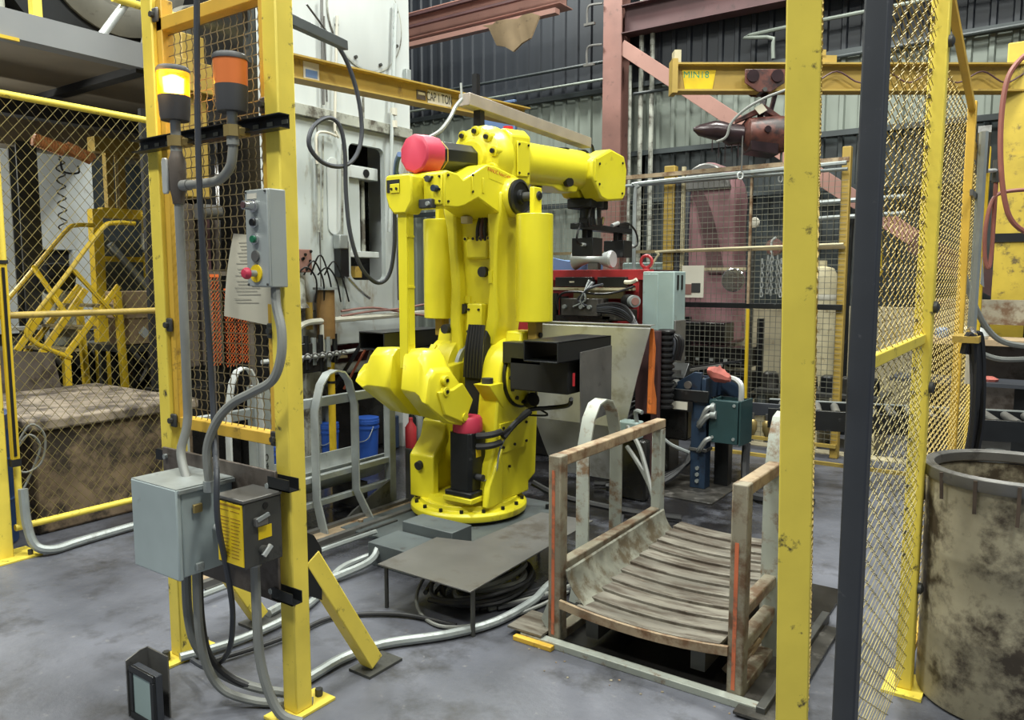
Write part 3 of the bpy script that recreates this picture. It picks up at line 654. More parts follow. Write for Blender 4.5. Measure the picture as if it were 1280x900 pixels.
for k in range(14):
    z = .815-k*.0125
    if k == 1: continue
    b.box(-2.322,-2.322+.05+.012*rnd.random(),1.5405,1.5418,z-.0014,z+.0014); b.box(-2.255,-2.255+.04+.015*rnd.random(),1.5405,1.5418,z-.0014,z+.0014)
b.box(-2.322,-2.20,1.5405,1.5418,.829,.836)
mk('label_lines', b, M['amber_ink'], l, smooth=False, kind='stuff')
mk('side_label', B().box(-2.186,-2.1835,1.60,1.655,.71,.755), M['label_yellow'], t)
mk('plug_hole', B().cyl((-2.186,1.632,.825),(-2.182,1.632,.825),.011,n=14), M['black'], t)
h = mk('hasp', B().cbox((-2.176,1.605,.777),.02,.05,.03), M['steel_mid'], t, bev=.004)
mk('hasp_lever', B().bar((-2.168,1.585,.785),(-2.163,1.63,.80),.01,.012), M['galv'], h)
kn = mk('switch_knob', B().cyl((-2.186,1.615,.672),(-2.165,1.615,.672),.017,n=14), M['steel_dark'], t)
mk('knob_lever', B().bar((-2.162,1.602,.658),(-2.162,1.634,.688),.012,.014), M['galv_light'], kn)
mk('bottom_hub', B().cyl((-2.25,1.63,.595),(-2.25,1.63,.62),.022), M['conduit'], t)
solo('pipe_nipple', B().cyl((-2.458,1.62,.70),(-2.335,1.62,.70),.014), M['galv_light'], 'short pipe joining the grey junction box to the switch box', 'pipe')
# flexible conduits
def flex(pts, r, m, label, name='flexible_conduit'): return solo(name, B().tube(pts, r, n=9, k=6), M[m], label, 'conduit')
t = thing('connector_hub', 'grey connector on the side of the grey junction box', 'connector', (-2.44,1.6,.84))
mk('nut', B().cyl((-2.435,1.585,.845),(-2.435,1.585,.885),.022,n=8), M['galv'], t)
flex([(-2.435,1.585,.88),(-2.44,1.585,1.0),(-2.40,1.60,1.10),(-2.33,1.62,1.17),(-2.24,1.64,1.215),(-2.16,1.66,1.26),(-2.125,1.67,1.34),(-2.13,1.68,1.43),(-2.165,1.69,1.51),(-2.18,1.70,1.575)], .0165, 'flex_grey', 'thick grey flexible conduit curving from the junction box to the button station')
flex([(-2.60,1.58,.54),(-2.60,1.58,.35),(-2.59,1.60,.22),(-2.54,1.65,.11),(-2.42,1.72,.05),(-2.25,1.80,.035)], .0175, 'flex_grey', 'leftmost flexible conduit dropping from the grey junction box to the floor')
flex([(-2.50,1.56,.54),(-2.50,1.56,.33),(-2.49,1.58,.17),(-2.45,1.62,.07),(-2.36,1.69,.025),(-2.27,1.75,.02),(-2.19,1.82,.02)], .016, 'flex_grey', 'flexible conduit with wide bend leaving the right underside of the junction box')
flex([(-2.545,1.60,.54),(-2.545,1.60,.33),(-2.53,1.62,.18),(-2.47,1.68,.08),(-2.36,1.76,.03)], .013, 'rubber', 'dark cable between the two conduits under the junction box')
flex([(-2.25,1.63,.60),(-2.25,1.63,.40),(-2.24,1.63,.25),(-2.21,1.64,.13),(-2.17,1.66,.05),(-2.11,1.70,.022)], .0175, 'flex_grey', 'flexible conduit looping from the yellow labelled switch box to the floor')
# reflector / photo sensor on the floor
t = thing('floor_sensor', 'dark framed photo-eye with pale window standing on the floor, lower left', 'sensor', (-2.60,1.40,0))
mk('housing', B().box(-2.678,-2.522,1.397,1.425,0,.20), M['post_slate'], t, bev=.004)
mk('frame', B().box(-2.68,-2.52,1.385,1.397,.0,.028).box(-2.68,-2.52,1.385,1.397,.178,.204).box(-2.68,-2.658,1.385,1.397,.028,.178).box(-2.542,-2.52,1.385,1.397,.028,.178), M['black_paint'], t, bev=.003)
mk('window', B().box(-2.658,-2.542,1.390,1.397,.028,.178), M['cab_teal'], t, label='pale grey sensor window')
mk('side_bracket', B().prism([(1.385,0),(1.47,0),(1.47,.235),(1.44,.235),(1.385,.215)],'x',-2.698,-2.692), M['steel_mid'], t)
mk('back_bracket', B().box(-2.698,-2.56,1.466,1.472,0,.235), M['steel_mid'], t)
# conduits lying on the floor past the gate
flex([(-2.322,1.818,0.025),(-2.334,1.958,0.025),(-2.340,2.114,0.025),(-2.289,2.298,0.025),(-2.119,2.528,0.025),(-2.020,2.755,0.025),(-2.006,3.04,0.025),(-2.054,3.30,0.025),(-2.084,3.83,0.025)], .021, 'galv', 'long galvanised conduit lying on the floor from the right gate post to the cart', 'floor_conduit')
flex([(-2.904,1.720,0.025),(-2.843,1.928,0.025),(-2.838,2.202,0.025),(-2.907,2.452,0.025),(-3.09,2.761,0.025),(-3.12,2.944,0.025),(-3.04,3.04,0.060)], .019, 'galv', 'galvanised conduit on the floor passing between the gate posts towards the riser plate', 'floor_conduit')
flex([(-2.778,1.786,0.020),(-2.719,2.000,0.020),(-2.697,2.165,0.020),(-2.683,2.380,0.015),(-2.453,2.573,0.015),(-2.159,2.633,0.015)], .011, 'rubber', 'black rubber cable lying across the floor near the yellow brace', 'floor_cable')
# ================================================================== PRESS (behind the gate and the robot)
T = thing('stamping_press', 'tall pale grey press with window opening, pipes and round flange behind the robot', 'press', (-5.5,4.7,0))
Y0, Y1, X0 = 3.95, 5.46, -5.0
def ringpts(y0, y1, z0, z1, r, n=5):
    out = []
    for (cy, cz, a0) in ((y1-r, z0+r, -90), (y1-r, z1-r, 0), (y0+r, z1-r, 90), (y0+r, z0+r, 180)):
        for k in range(n): a = math.radians(a0+90*k/(n-1)); out.append((cy+r*math.cos(a), cz+r*math.sin(a)))
    return out
# face plate with a rounded window: loft between outer rectangle and window outline
def window_plate(y0, y1, z0, z1, w, x_front, x_back, r=.06):
    inn = ringpts(*w, r); b = B(); out = []
    for (y, z) in inn:
        cy, cz = (w[0]+w[1])/2, (w[2]+w[3])/2; dy, dz = y-cy, z-cz
        s = min(((y1-cy) if dy > 0 else (cy-y0))/max(abs(dy),1e-6), ((z1-cz) if dz > 0 else (cz-z0))/max(abs(dz),1e-6)); out.append((cy+dy*s, cz+dz*s))
    # keep the outer corners square
    for cyz in ((y1,z0),(y1,z1),(y0,z1),(y0,z0)):
        i = min(range(len(out)), key=lambda k: (out[k][0]-cyz[0])**2+(out[k][1]-cyz[1])**2); out[i] = cyz
    n = len(inn)
    vs = [(x_front,*p) for p in out]+[(x_front,*p) for p in inn]+[(x_back,*p) for p in inn]+[(x_back,*p) for p in out]
    fs = []
    for a in range(3):
        for k in range(n): fs.append((a*n+k, a*n+(k+1)%n, (a+1)*n+(k+1)%n, (a+1)*n+k))
    for k in range(n): fs.append((3*n+k, 3*n+(k+1)%n, (k+1)%n, k))
    return b.add(vs, fs)
mk('window_plate', window_plate(4.36, Y1, 1.05, 2.90, (4.70,5.13,1.60,2.77), X0, X0-.05), M['press_paint'], T)
mk('left_plate', B().box(X0-.05,X0+.004,Y0,4.355,1.35,2.90), M['press_paint'], T, bev=.004)
mk('upper_plate', B().box(X0-.05,X0+.012,Y0,Y1+.01,2.99,5.6), M['white_paint'], T, bev=.004)
mk('ledge', B().box(X0-.05,X0+.05,Y0,Y1,2.90,2.99), M['press_dirty'], T, bev=.004)
mk('frame', B().box(-5.2,X0-.05,Y0,Y0+.08,1.9,5.6).box(-5.95,X0-.05,Y1-.08,Y1,0,5.6), M['white_paint'], T, smooth=False)
mk('side_wall', B().box(-5.95,-5.2,Y0,Y0+.08,0,5.6), M['oily'], T, smooth=False)
mk('back', B().box(-5.95,-5.9,Y0+.08,Y1-.08,0,5.6), M['dark_hall'], T, smooth=False)
mk('window_back', B().box(-5.5,-5.46,4.4,5.4,1.3,2.9), M['oily'], T, smooth=False)
s = mk('slide', B().box(-5.2,-5.12,4.73,4.94,1.80,2.58), M['white_paint'], T, bev=.006)
mk('slide_cover', B().box(-5.125,-5.105,4.80,4.92,1.84,2.52), M['press_paint'], s, bev=.004)
mk('slide_head', B().box(-5.2,-5.07,4.70,5.12,2.49,2.60), M['white_paint'], T, bev=.006)
mk('slide_foot', B().box(-5.2,-5.07,4.72,5.12,1.80,1.855), M['white_paint'], T, bev=.006)
mk('ram_guide', B().cyl((-5.15,5.0,1.85),(-5.15,5.0,2.5),.02), M['press_dirty'], T)
mk('ram_rod', B().cyl((-5.15,4.80,1.62),(-5.15,4.80,1.8),.02), M['steel_mid'], T)
mk('brass_block', B().box(-5.1,-5.02,4.77,4.85,1.62,1.72), M['crane_ochre'], T, bev=.004)
mk('round_hole', B().cyl((-5.072,4.97,2.545),(-5.06,4.97,2.545),.035,n=16), M['black'], T)
# big round flange on the crown
fl = mk('flange', B().lathe((X0+.012,4.92,3.84),'x',[(.02,0),(.43,0),(.43,.012),(.42,.016),(.02,.016)],48), M['white_paint'], T)
b = B().lathe((X0+.012,4.92,3.84),'x',[(.43,.0),(.442,.0),(.442,.012),(.43,.012)],48); mk('flange_gap', b, M['press_dirty'], fl)
for k in range(8):
    a = math.radians(22.5+45*k); mk('flange_bolt', B().cyl((X0+.028,4.92+.385*math.cos(a),3.84+.385*math.sin(a)),(X0+.05,4.92+.385*math.cos(a),3.84+.385*math.sin(a)),.015,n=6), M['steel_dark'], fl)
mk('terminal_box', B().box(X0+.012,X0+.06,5.38,5.44,3.36,3.52), M['station_grey'], T, bev=.005)
mk('seam', B().box(X0+.010,X0+.016,4.86,4.885,3.0,5.6), M['press_dirty'], T)
mk('seam', B().box(X0-.04,X0+.008,4.352,4.362,1.35,2.9), M['steel_mid'], T)
mk('oval_cover', B().prism(ringpts(4.45,4.58,1.98,2.62,.064),'x',X0,X0+.012), M['white_paint'], T, bev=.003)
mk('latch_plate', B().box(X0,X0+.03,4.60,4.66,1.35,1.62), M['press_paint'], T, bev=.004)
# pipes on its face
def pp(pts, r, m='press_paint', nm='pipe', **k): return mk(nm, B().tube(pts, r, n=8, **k), M[m], T)
x = X0+.05
pp([(-4.93,5.24,4.04),(-4.93,5.22,3.79),(-4.93,5.17,3.02),(-4.93,5.11,2.031)], .017, 'press_paint')
for z in (2.99, 3.1): mk('union', B().cyl((x+.02,5.19,z-.03),(x+.02,5.19,z+.03),.034,n=8), M['off_white'], T)
pp([(-4.95,4.40,3.84),(-4.95,4.39,3.02)], .012, 'steel_mid'); pp([(-4.95,4.42,3.72),(-4.95,4.43,3.05)], .008, 'steel_mid')
pp([(-4.95,4.56,3.76),(-4.95,4.51,2.919),(-4.95,4.52,2.823),(-4.95,4.55,2.782)], .012, 'off_white')
pp([(-4.95,4.31,2.537),(-4.95,4.31,2.760),(-4.95,4.40,2.804),(-4.95,4.52,2.790)], .011, 'off_white')
pp([(-4.95,4.33,2.635),(-4.95,4.31,1.991)], .012, 'press_dirty'); pp([(-4.95,4.38,2.770),(-4.95,4.34,1.928)], .008, 'press_dirty')
pp([(-4.95,4.59,2.735),(-4.95,4.55,1.600)], .010, 'press_dirty')
pp([(-4.95,5.24,1.416),(-4.95,5.24,2.074),(-4.95,5.26,2.170),(-4.95,5.36,2.191)], .012, 'steel_mid')
# switch on the face
sw = mk('limit_switch', B().box(X0+.01,X0+.09,4.50,4.60,1.62,1.93), M['black_paint'], T, bev=.008)
mk('switch_cover', B().box(X0+.01,X0+.10,4.49,4.585,1.86,1.98), M['galv'], sw, bev=.01)
mk('switch_lever', B().tube([(X0+.10,4.57,1.62),(X0+.12,4.70,1.50),(X0+.12,4.80,1.44)],.014), M['chrome'], T)
# oil pipework below the face
mk('oil_pipe', B().tube([(-4.86,3.95,1.16),(-4.86,4.05,1.25),(-4.86,4.35,1.27),(-4.86,5.5,1.29)],.025,n=8), M['pipe_white'], T)
mk('oil_pipe', B().tube([(-4.80,3.6,.99),(-4.80,4.4,1.0),(-4.80,5.6,1.07)],.018,n=8), M['galv_light'], T)
mk('oil_pipe', B().tube([(-4.86,3.97,1.24),(-4.86,3.98,.9),(-4.86,3.98,.4)],.022,n=8), M['pipe_white'], T)
mk('oil_pipe', B().tube([(-4.86,4.24,1.24),(-4.86,4.24,1.02)],.022,n=8), M['pipe_white'], T)
mk('red_hose', B().tube([(-4.86,4.45,1.30),(-4.84,4.8,1.33),(-4.82,5.1,1.34),(-4.8,5.5,1.38)],.010), M['rust_red'], T)
mk('red_hose', B().tube([(-4.86,4.45,1.34),(-4.84,4.8,1.36),(-4.82,5.2,1.30),(-4.8,5.5,1.26)],.010), M['rust_red'], T)
mk('oil_tank', B().lathe((-4.88,4.30,1.12),'z',[(.02,0),(.075,0),(.075,.40),(.02,.40)],16), M['brown_tank'], T)
mk('tank_lid', B().lathe((-4.88,4.30,1.52),'z',[(.02,0),(.10,0),(.10,.02),(.02,.025)],16), M['galv'], T)
mk('oil_tank', B().lathe((-4.92,4.16,1.2),'z',[(.02,0),(.03,0),(.03,.22),(.02,.22)],12), M['crane_ochre'], T)
mk('pump', B().lathe((-4.9,4.02,1.38),'z',[(.02,0),(.10,0),(.075,.04),(.065,.22),(.04,.25)],16), M['press_dirty'], T)
mk('valve_block', B().box(-4.95,-4.82,3.95,4.12,1.66,1.84), M['pink_steel'], T, bev=.006)
rnd = random.Random(11)
for k in range(9):
    y, z = 3.95+.16*rnd.random(), 1.68+.15*rnd.random(); mk('valve_port', B().cyl((-4.82,y,z),(-4.81,y,z),.012,n=8), M['black'], T)
for k in range(5):
    y = 3.98+.07*k; mk('hydraulic_hose', B().tube([(-4.84,y,1.64),(-4.78,y+.05,1.70+.05*(k%3)),(-4.80,y+.16,1.6),(-4.84,y+.18+.02*k,1.42)],.007), M['black'], T)
mk('valve_stack', B().box(-4.98,-4.82,3.95,4.22,.86,1.10), M['oily'], T, bev=.01)
for k in range(6):
    y = 3.97+.075*k; mk('valve', B().cyl((-4.83,y,.86+.03*(k%3)),(-4.83,y,1.14+.02*(k%2)),.022,n=8), M['black_paint' if k % 2 else 'galv'], T)
    mk('valve_handle', B().tube([(-4.80,y,.95),(-4.76,y+.02,1.02),(-4.74,y+.05,1.0)],.008), M['steel_mid'], T)
# dark bed of the press, recessed under the face
mk('bed', B().box(-5.9,-5.25,Y0+.08,Y1-.08,0,.75), M['oily'], T, bev=.02)
mk('bed_upper', B().box(-5.9,-5.2,4.4,Y1-.08,.75,1.05), M['press_dirty'], T, bev=.03)
mk('bed_opening', B().prism([(4.62,.86),(5.05,.86),(5.12,1.02),(4.58,1.02)],'x',-5.2,-5.19), M['oily'], T)
mk('grating', B().box(-5.19,-4.98,4.35,4.62,.93,.95), M['netting'], T)
mk('lower_leg', B().box(-5.1,-5.0,4.18,4.34,0,1.35), M['press_dirty'], T, bev=.01)
mk('lower_leg', B().box(-5.1,-5.0,4.42,4.47,0,.98), M['press_dirty'], T, bev=.01)
# things by the press
t = thing('yellow_pipe', 'upright yellow pipe with black collar in front of the press leg', 'pipe', (-4.9,4.36,0))
mk('pipe', B().cyl((-4.9,4.36,0),(-4.9,4.36,.92),.03), M['mach_yellow'], t); mk('collar', B().cyl((-4.9,4.36,.74),(-4.9,4.36,.76),.034), M['black'], t); mk('cap', B().cyl((-4.9,4.36,.92),(-4.9,4.36,1.0),.034), M['black'], t)
mk('red_rope', B().tube([(-4.72,4.62,1.060),(-4.85,4.61,0.882),(-4.99,4.58,0.659)],.011), M['rope_red'], T, label='red and white braided rope')
mk('support_strut', B().bar((-4.70,4.53,1.081),(-4.99,4.47,0.686),.025,.025), M['black_paint'], T)
def pail(x, y, h, r, label):
    t = thing('plastic_pail', label, 'pail', (x,y,0), group='blue pails by the press')
    mk('body', B().lathe((x,y,0),'z',[(r*.85,0),(r,h*.8),(r*1.06,h*.8),(r*1.06,h*.84),(r,h*.84),(r*1.0,h*.9),(r*1.07,h*.9),(r*1.07,h*.97),(r*.9,h)],22), M['blue_pail'], t)
    mk('lid', B().lathe((x,y,h*.97),'z',[(.02,0),(r*1.04,0),(r*1.04,.02),(.02,.02)],22), M['blue_pail'], t)
    mk('wire_handle', B().tube([(x+r,y-.02,h*.86),(x+r*.9,y-r*.8,h*.62),(x,y-r*1.12,h*.55),(x-r*.9,y-r*.8,h*.62),(x-r,y-.02,h*.86)],.004,n=5), M['galv'], t)
pail(-4.76,4.62,.42,.10,'larger blue plastic pail on the dark floor behind the grey hoop guard')
pail(-4.62,3.62,.40,.11,'blue plastic pail seen through the lower mesh of the guard gate')
pail(-4.99,4.40,.38,.08,'blue pail half hidden behind the yellow pipe')
solo('white_pail', B().lathe((-4.35,3.50,0),'z',[(.08,0),(.09,.26),(.095,.27),(.02,.275)],18), M['off_white'], 'white pail seen through the gap under the guard gate mesh', 'pail')
solo('blue_canister', B().box(-5.15,-5.02,5.2,5.3,0,.32), M['blue_dark'], 'small blue canister behind the guard rail end post', 'canister', bev=.015)
solo('red_bottle', B().lathe((-4.95,5.38,0),'z',[(.05,0),(.055,.03),(.055,.2),(.02,.25),(.02,.29)],16), M['red_paint'], 'dark red bottle on the floor below the counterweight', 'bottle')
for k in range(4): solo('oil_can', B().lathe((-5.12+.0*k,5.48+.1*k,0),'z',[(.04,0),(.045,.02),(.045,.24),(.02,.28),(.015,.31)],14), M['black_paint' if k%2 else 'galv'], ['dark oil can nearest the red bottle','grey oil can second from the red bottle','dark oil can third from the red bottle','grey oil can farthest from the red bottle'][k], 'can', group='oil cans under the counterweight')
# yellow and dark machine column left of the press, seen through the gate mesh
t = thing('die_carriage', 'yellow machine upright with dark window seen through the guard gate mesh', 'machine', (-5.7,3.4,0))
mk('upright', B().box(-5.75,-5.6,3.56,3.76,2.25,3.5), M['crane_ochre'], t, bev=.01)
mk('lower_upright', B().box(-5.75,-5.62,3.48,3.62,.9,2.2), M['backplate'], t, bev=.01)
mk('corner', B().box(-5.61,-5.58,3.36,3.44,.75,2.4), M['crane_ochre'], t, bev=.005)
mk('motor', B().cyl((-5.55,3.60,2.14),(-5.55,3.80,2.14),.06), M['steel_mid'], t)
mk('dark_panel', B().box(-5.8,-5.76,3.3,3.92,.75,2.9), M['black_matte'], t)
for k in range(4): mk('guide_bar', B().box(-5.74,-5.70,3.62+.08*k,3.65+.08*k,.9,2.2), M['backplate' if k % 2 else 'rust_dark'], t)
mk('base', B().box(-5.9,-5.55,3.3,3.93,0,.75), M['oily'], t, bev=.01)
t = thing('tie_beam', 'ochre horizontal beam high behind the guard gate mesh', 'beam', (-5.6,3.5,3.2))
mk('beam', B().box(-5.6,-5.52,3.42,3.95,3.05,3.28), M['crane_ochre'], t, bev=.006)
mk('end_cap', B().box(-5.61,-5.51,3.39,3.42,3.04,3.29), M['steel_dark'], t)
for k, (y0, y1, z0, z1) in enumerate(((3.19,3.26,1.0,1.62),(3.30,3.39,.98,1.52),(3.40,3.49,1.0,1.48))):
    b = B(); chain(b,(-4.8,y0,z0),(0,1,0),y1-y0,z1-z0,.024,.030,.0026)
    t = thing('orange_netting', ['left strip of orange netting behind the guard gate mesh','middle strip of orange netting behind the guard gate mesh','right strip of orange netting behind the guard gate mesh'][k], 'netting', (-4.8,(y0+y1)/2,z0), group='orange netting strips')
    mk('net', b, M['orange_mesh'], t, smooth=False, kind='stuff'); mk('hem', B().box(-4.805,-4.795,y0,y1,z1,z1+.02), M['orange_mesh'], t)
solo('net_stand', B().box(-4.83,-4.80,3.18,3.54,1.63,1.66).box(-4.83,-4.80,3.18,3.21,0,1.63).box(-4.83,-4.80,3.51,3.54,0,1.63), M['backplate'], 'brown steel stand holding the orange netting', 'stand')
# grey hoop guard and rails along the floor track
t = thing('guard_railing', 'grey steel railing with hoops along the floor track left of the robot', 'railing', (-3.8,3.2,0))
mk('top_rail', B().box(-3.84,-3.80,2.30,3.95,.79,.85), M['galv'], t, bev=.004)
mk('middle_rail', B().box(-3.84,-3.80,3.0,3.95,.305,.345), M['galv'], t, bev=.004)
mk('lower_rail', B().box(-3.84,-3.80,2.30,3.95,.14,.18), M['galv'], t, bev=.004)
mk('end_post', B().box(-3.85,-3.79,3.90,3.96,0,.88), M['galv'], t, bev=.004)
mk('end_post', B().box(-3.85,-3.79,2.30,2.36,0,.88), M['galv'], t, bev=.004)
p = mk('middle_post', B().box(-3.86,-3.78,2.78,2.90,0,.98), M['galv'], t, bev=.004)
for k, ch in enumerate('MC 04'):
    if ch != ' ': text('stencil', ch, M['ink'], p, (-3.7785,2.845,.70-.052*k), (0,1,0), (0,0,1), .06)
def hoop(y0, y1, top, x, parent, m, foot=.10, w=.05, th=.012):
    """bent flat bar: splayed feet, straight legs, pointed-round top"""
    ym = (y0+y1)/2; hw = (y1-y0)/2
    prof = [(x+foot,y0-.03,0),(x,y0,.20),(x,y0,top-.24),(x,y0+hw*.30,top-.08),(x,y0+hw*.62,top-.015),(x,ym,top),(x,y1-hw*.62,top-.015),(x,y1-hw*.30,top-.08),(x,y1,top-.24),(x,y1,.20),(x+foot,y1+.03,0)]
    b = B(); rings = []
    for i, p in enumerate(prof):
        a = Vector(prof[max(i-1,0)]); c = Vector(prof[min(i+1,len(prof)-1)]); d = (c-a).normalized(); nx = Vector((1,0,0)); nx = (nx-d*nx.dot(d)).normalized(); nn = d.cross(nx)
        q = Vector(p); rings.append([q-nx*w/2-nn*th/2, q+nx*w/2-nn*th/2, q+nx*w/2+nn*th/2, q-nx*w/2+nn*th/2])
    b.loft(rings); return mk('hoop', b, M[m], parent, bev=.002)
hoop(3.20,3.54,1.02,-3.76,t,'galv',w=.07); hoop(2.58,2.80,1.10,-3.76,t,'galv_light')
t = thing('scrap_chute', 'grey half-round trough lying behind the hoop railing', 'trough', (-4.1,3.3,.1))
b = B(); rings = []
for y in (2.3, 3.95):
    rings.append([(-4.05+.19*math.cos(a), y, .36+.19*math.sin(a)) for a in [math.pi+math.pi*k/10 for k in range(11)]]+[(-4.05+.175*math.cos(a), y, .36+.175*math.sin(a)) for a in [2*math.pi-math.pi*k/10 for k in range(11)]])
b.loft(rings); mk('trough', b, M['galv'], t)
for y in (2.5, 3.75): mk('cradle', B().box(-4.2,-3.9,y-.03,y+.03,0,.18), M['steel_dark'], t)
solo('scrap_sheet', B().prism([(2.75,.36),(3.0,.36),(3.0,.40),(2.75,.44)],'x',-4.05,-3.95), M['galv_light'], 'white sheet scrap lying on the grey trough', 'sheet')
t = thing('floor_track', 'rusty steel floor track running beside the robot base', 'track', (-3.6,3.4,0))
mk('channel', B().box(-3.74,-3.70,2.2,4.1,0,.035).box(-3.56,-3.52,2.2,4.1,0,.035), M['steel_mid'], t); mk('bed_plate', B().box(-3.70,-3.56,2.2,4.1,0,.014), M['cart_rust'], t)
mk('angle', B().box(-3.46,-3.44,2.2,3.6,0,.03), M['steel_dark'], t)
for y in (2.45, 2.95, 3.45, 3.95): mk('anchor', B().cyl((-3.63,y,.014),(-3.63,y,.035),.018,n=6), M['cart_rust'], t)
solo('steel_flap', B().prism([(3.45,.03),(3.85,.03),(3.85,.20),(3.5,.06)],'x',-3.76,-3.745), M['steel_dark'], 'dark steel flap standing on the floor track by the railing', 'plate')
solo('guard_upright', B().bar((-3.68,4.0,0),(-3.68,4.0,.40),.10,.02), M['steel_dark'], 'dark flat upright left of the robot base', 'plate', bev=.003)
# overhead jib beam and air lines
t = thing('jib_beam', 'ochre overhead I-beam with capacity sign crossing the press', 'crane beam', (-4.4,5,3.0))
J0 = Vector((-4.19,3.37,2.985)); J1 = Vector((-4.15,6.13,3.12))
mk('beam', B().ibeam(J0, J1, .14, .155, .012, .01), M['crane_ochre'], t, smooth=False)
jd = (J1-J0).normalized(); side = jd.cross(Vector((0,0,1))).normalized()
def sign_box(u0, u1, v0, v1, off, th, m, name, parent):
    """u along the beam in metres from J0, v height about its centre line"""
    a = J0+jd*u0+side*off; c = J0+jd*u1+side*off; z = Vector((0,0,1)); b = B()
    q = []
    for o2 in (0, th):
        q += [a+z*v0+side*o2, c+z*v0+side*o2, c+z*v1+side*o2, a+z*v1+side*o2]
    b.add(q, [(0,1,2,3),(7,6,5,4),(0,4,5,1),(1,5,6,2),(2,6,7,3),(3,7,4,0)]); return mk(name, b, M[m], parent, smooth=False)
JL = (J1-J0).length
sp = sign_box(JL*.508, JL*.612, -.055, .052, .006, .004, 'off_white', 'capacity_sign', t)
text('lettering', 'CAP 1 TON', M['ink'], sp, J0+jd*(JL*.56)+side*.0105, jd, (0,0,1), .10, squash=.62)
sp = sign_box(JL*.462, JL*.500, -.035, .035, .006, .004, 'backplate', 'maker_plate', t); sign_box(JL*.467, JL*.495, .0, .02, .0102, .002, 'cream', 'plate_bar', sp)
sp = sign_box(JL*.062, JL*.110, -.06, .06, .006, .004, 'off_white', 'sticker', t); sign_box(JL*.068, JL*.104, -.04, .01, .0102, .002, 'blue_pale', 'sticker_print', sp)
t = thing('cable_tray', 'pinkish grey steel cable tray hanging above the robot arm', 'tray', (-3.5,5,2.8))
K0 = Vector((-3.40,4.28,2.839)); K1 = Vector((-3.35,5.90,2.768))
mk('tray', B().bar(K0, K1, .10, .085), M['tray_tan'], t, bev=.004)
mk('hanger', B().bar(K0.lerp(K1,.08)+V(0,0,.04), K0.lerp(K1,.08)+V(0,0,.20), .04,.04), M['black'], t); 
mk('clamp', B().bar(K0.lerp(K1,.10)-V(0,0,.04), K0.lerp(K1,.10)-V(0,0,.16), .06,.05), M['black'], t)
mk('stub_cable', B().tube([K1,K1+V(0,.10,-.01),K1+V(0,.14,-.10)],.012), M['black'], t)
mk('tie', B().tube([(-3.38,4.23,2.817),(-3.38,4.22,2.934)],.008), M['galv_light'], t)
mk('air_line', B().tube([(-3.38,4.23,2.828),(-3.38,4.16,2.764),(-3.38,4.10,2.680),(-3.37,3.99,2.582),(-3.37,3.87,2.518)],.014), M['conduit'], t)
t = thing('steel_strut', 'dark green steel strut reaching out beside the right gate post', 'strut', (-2.3,2.6,2.4))
mk('bar', B().bar((-2.650,2.173,2.671),(-2.908,2.725,2.742),.035,.045), M['riser_grey'], t, bev=.003)
mk('tie_rod', B().tube([(-2.822,2.419,2.834),(-2.856,2.578,2.748)],.005), M['steel_mid'], t)
t = thing('air_hose', 'long dark hose looping in front of the press and drooping to the robot', 'hose', (-4,4,1.6))
mk('loop', B().tube([(-4.00,3.67,3.17),(-4.00,3.77,3.06),(-4.00,3.86,2.861),(-4.00,3.89,2.624),(-4.00,3.83,2.453),(-4.00,3.70,2.368),(-4.00,3.53,2.373),(-4.00,3.42,2.467),(-4.00,3.46,2.594),(-4.00,3.59,2.671),(-3.98,3.67,2.626),(-3.98,3.71,2.463),(-4.00,3.73,2.200),(-4.00,3.76,1.930),(-4.00,3.85,1.701),(-4.00,4.00,1.583),(-3.95,4.08,1.629),(-3.90,4.09,1.829),(-3.85,4.05,2.108),(-3.70,3.92,2.331)],.015,n=8), M['post_slate'], t)
mk('blue_end', B().tube([(-3.72,3.92,2.226),(-3.60,3.81,2.363),(-3.45,3.68,2.395)],.018), M['blue_pale'], t)
# ================================================================== THE ROBOT
RX, RY = -3.22, 4.08
RB = thing('industrial_robot', 'large yellow six-axis robot with red capped black motors in the middle', 'robot', (RX,RY,0))
def r3(a, b, z): return (RX+a, RY+b, z)
def rpoly(poly): return [(RY+p[0], p[1]) for p in poly]
YM = M['robot_yellow']
def arc(cx, cy, r, a0, a1, n): return [(cx+r*math.cos(math.radians(a0+(a1-a0)*k/n)), cy+r*math.sin(math.radians(a0+(a1-a0)*k/n))) for k in range(n+1)]
J2 = (.20, .96); J3 = (.22, 2.15)
# base
bp = mk('base_ring', B().lathe(r3(0,0,0),'z',[(.05,.045),(.395,.045),(.40,.055),(.40,.085),(.385,.10),(.34,.105),(.335,.135),(.05,.135)],56), YM, RB, bev=.003)
mk('mounting_ring', B().lathe(r3(0,0,0),'z',[(.05,.02),(.36,.02),(.36,.045),(.05,.045)],40), M['black_paint'], RB)
for k in range(16):
    a = math.radians(22.5*k+8); mk('base_bolt', B().cyl(r3(.366*math.cos(a),.366*math.sin(a),.10),r3(.366*math.cos(a),.366*math.sin(a),.122),.013,n=8), M['black_paint'], bp)
mk('turntable', B().lathe(r3(0,0,0),'z',[(.05,.135),(.30,.135),(.29,.17),(.05,.17)],40), YM, RB)
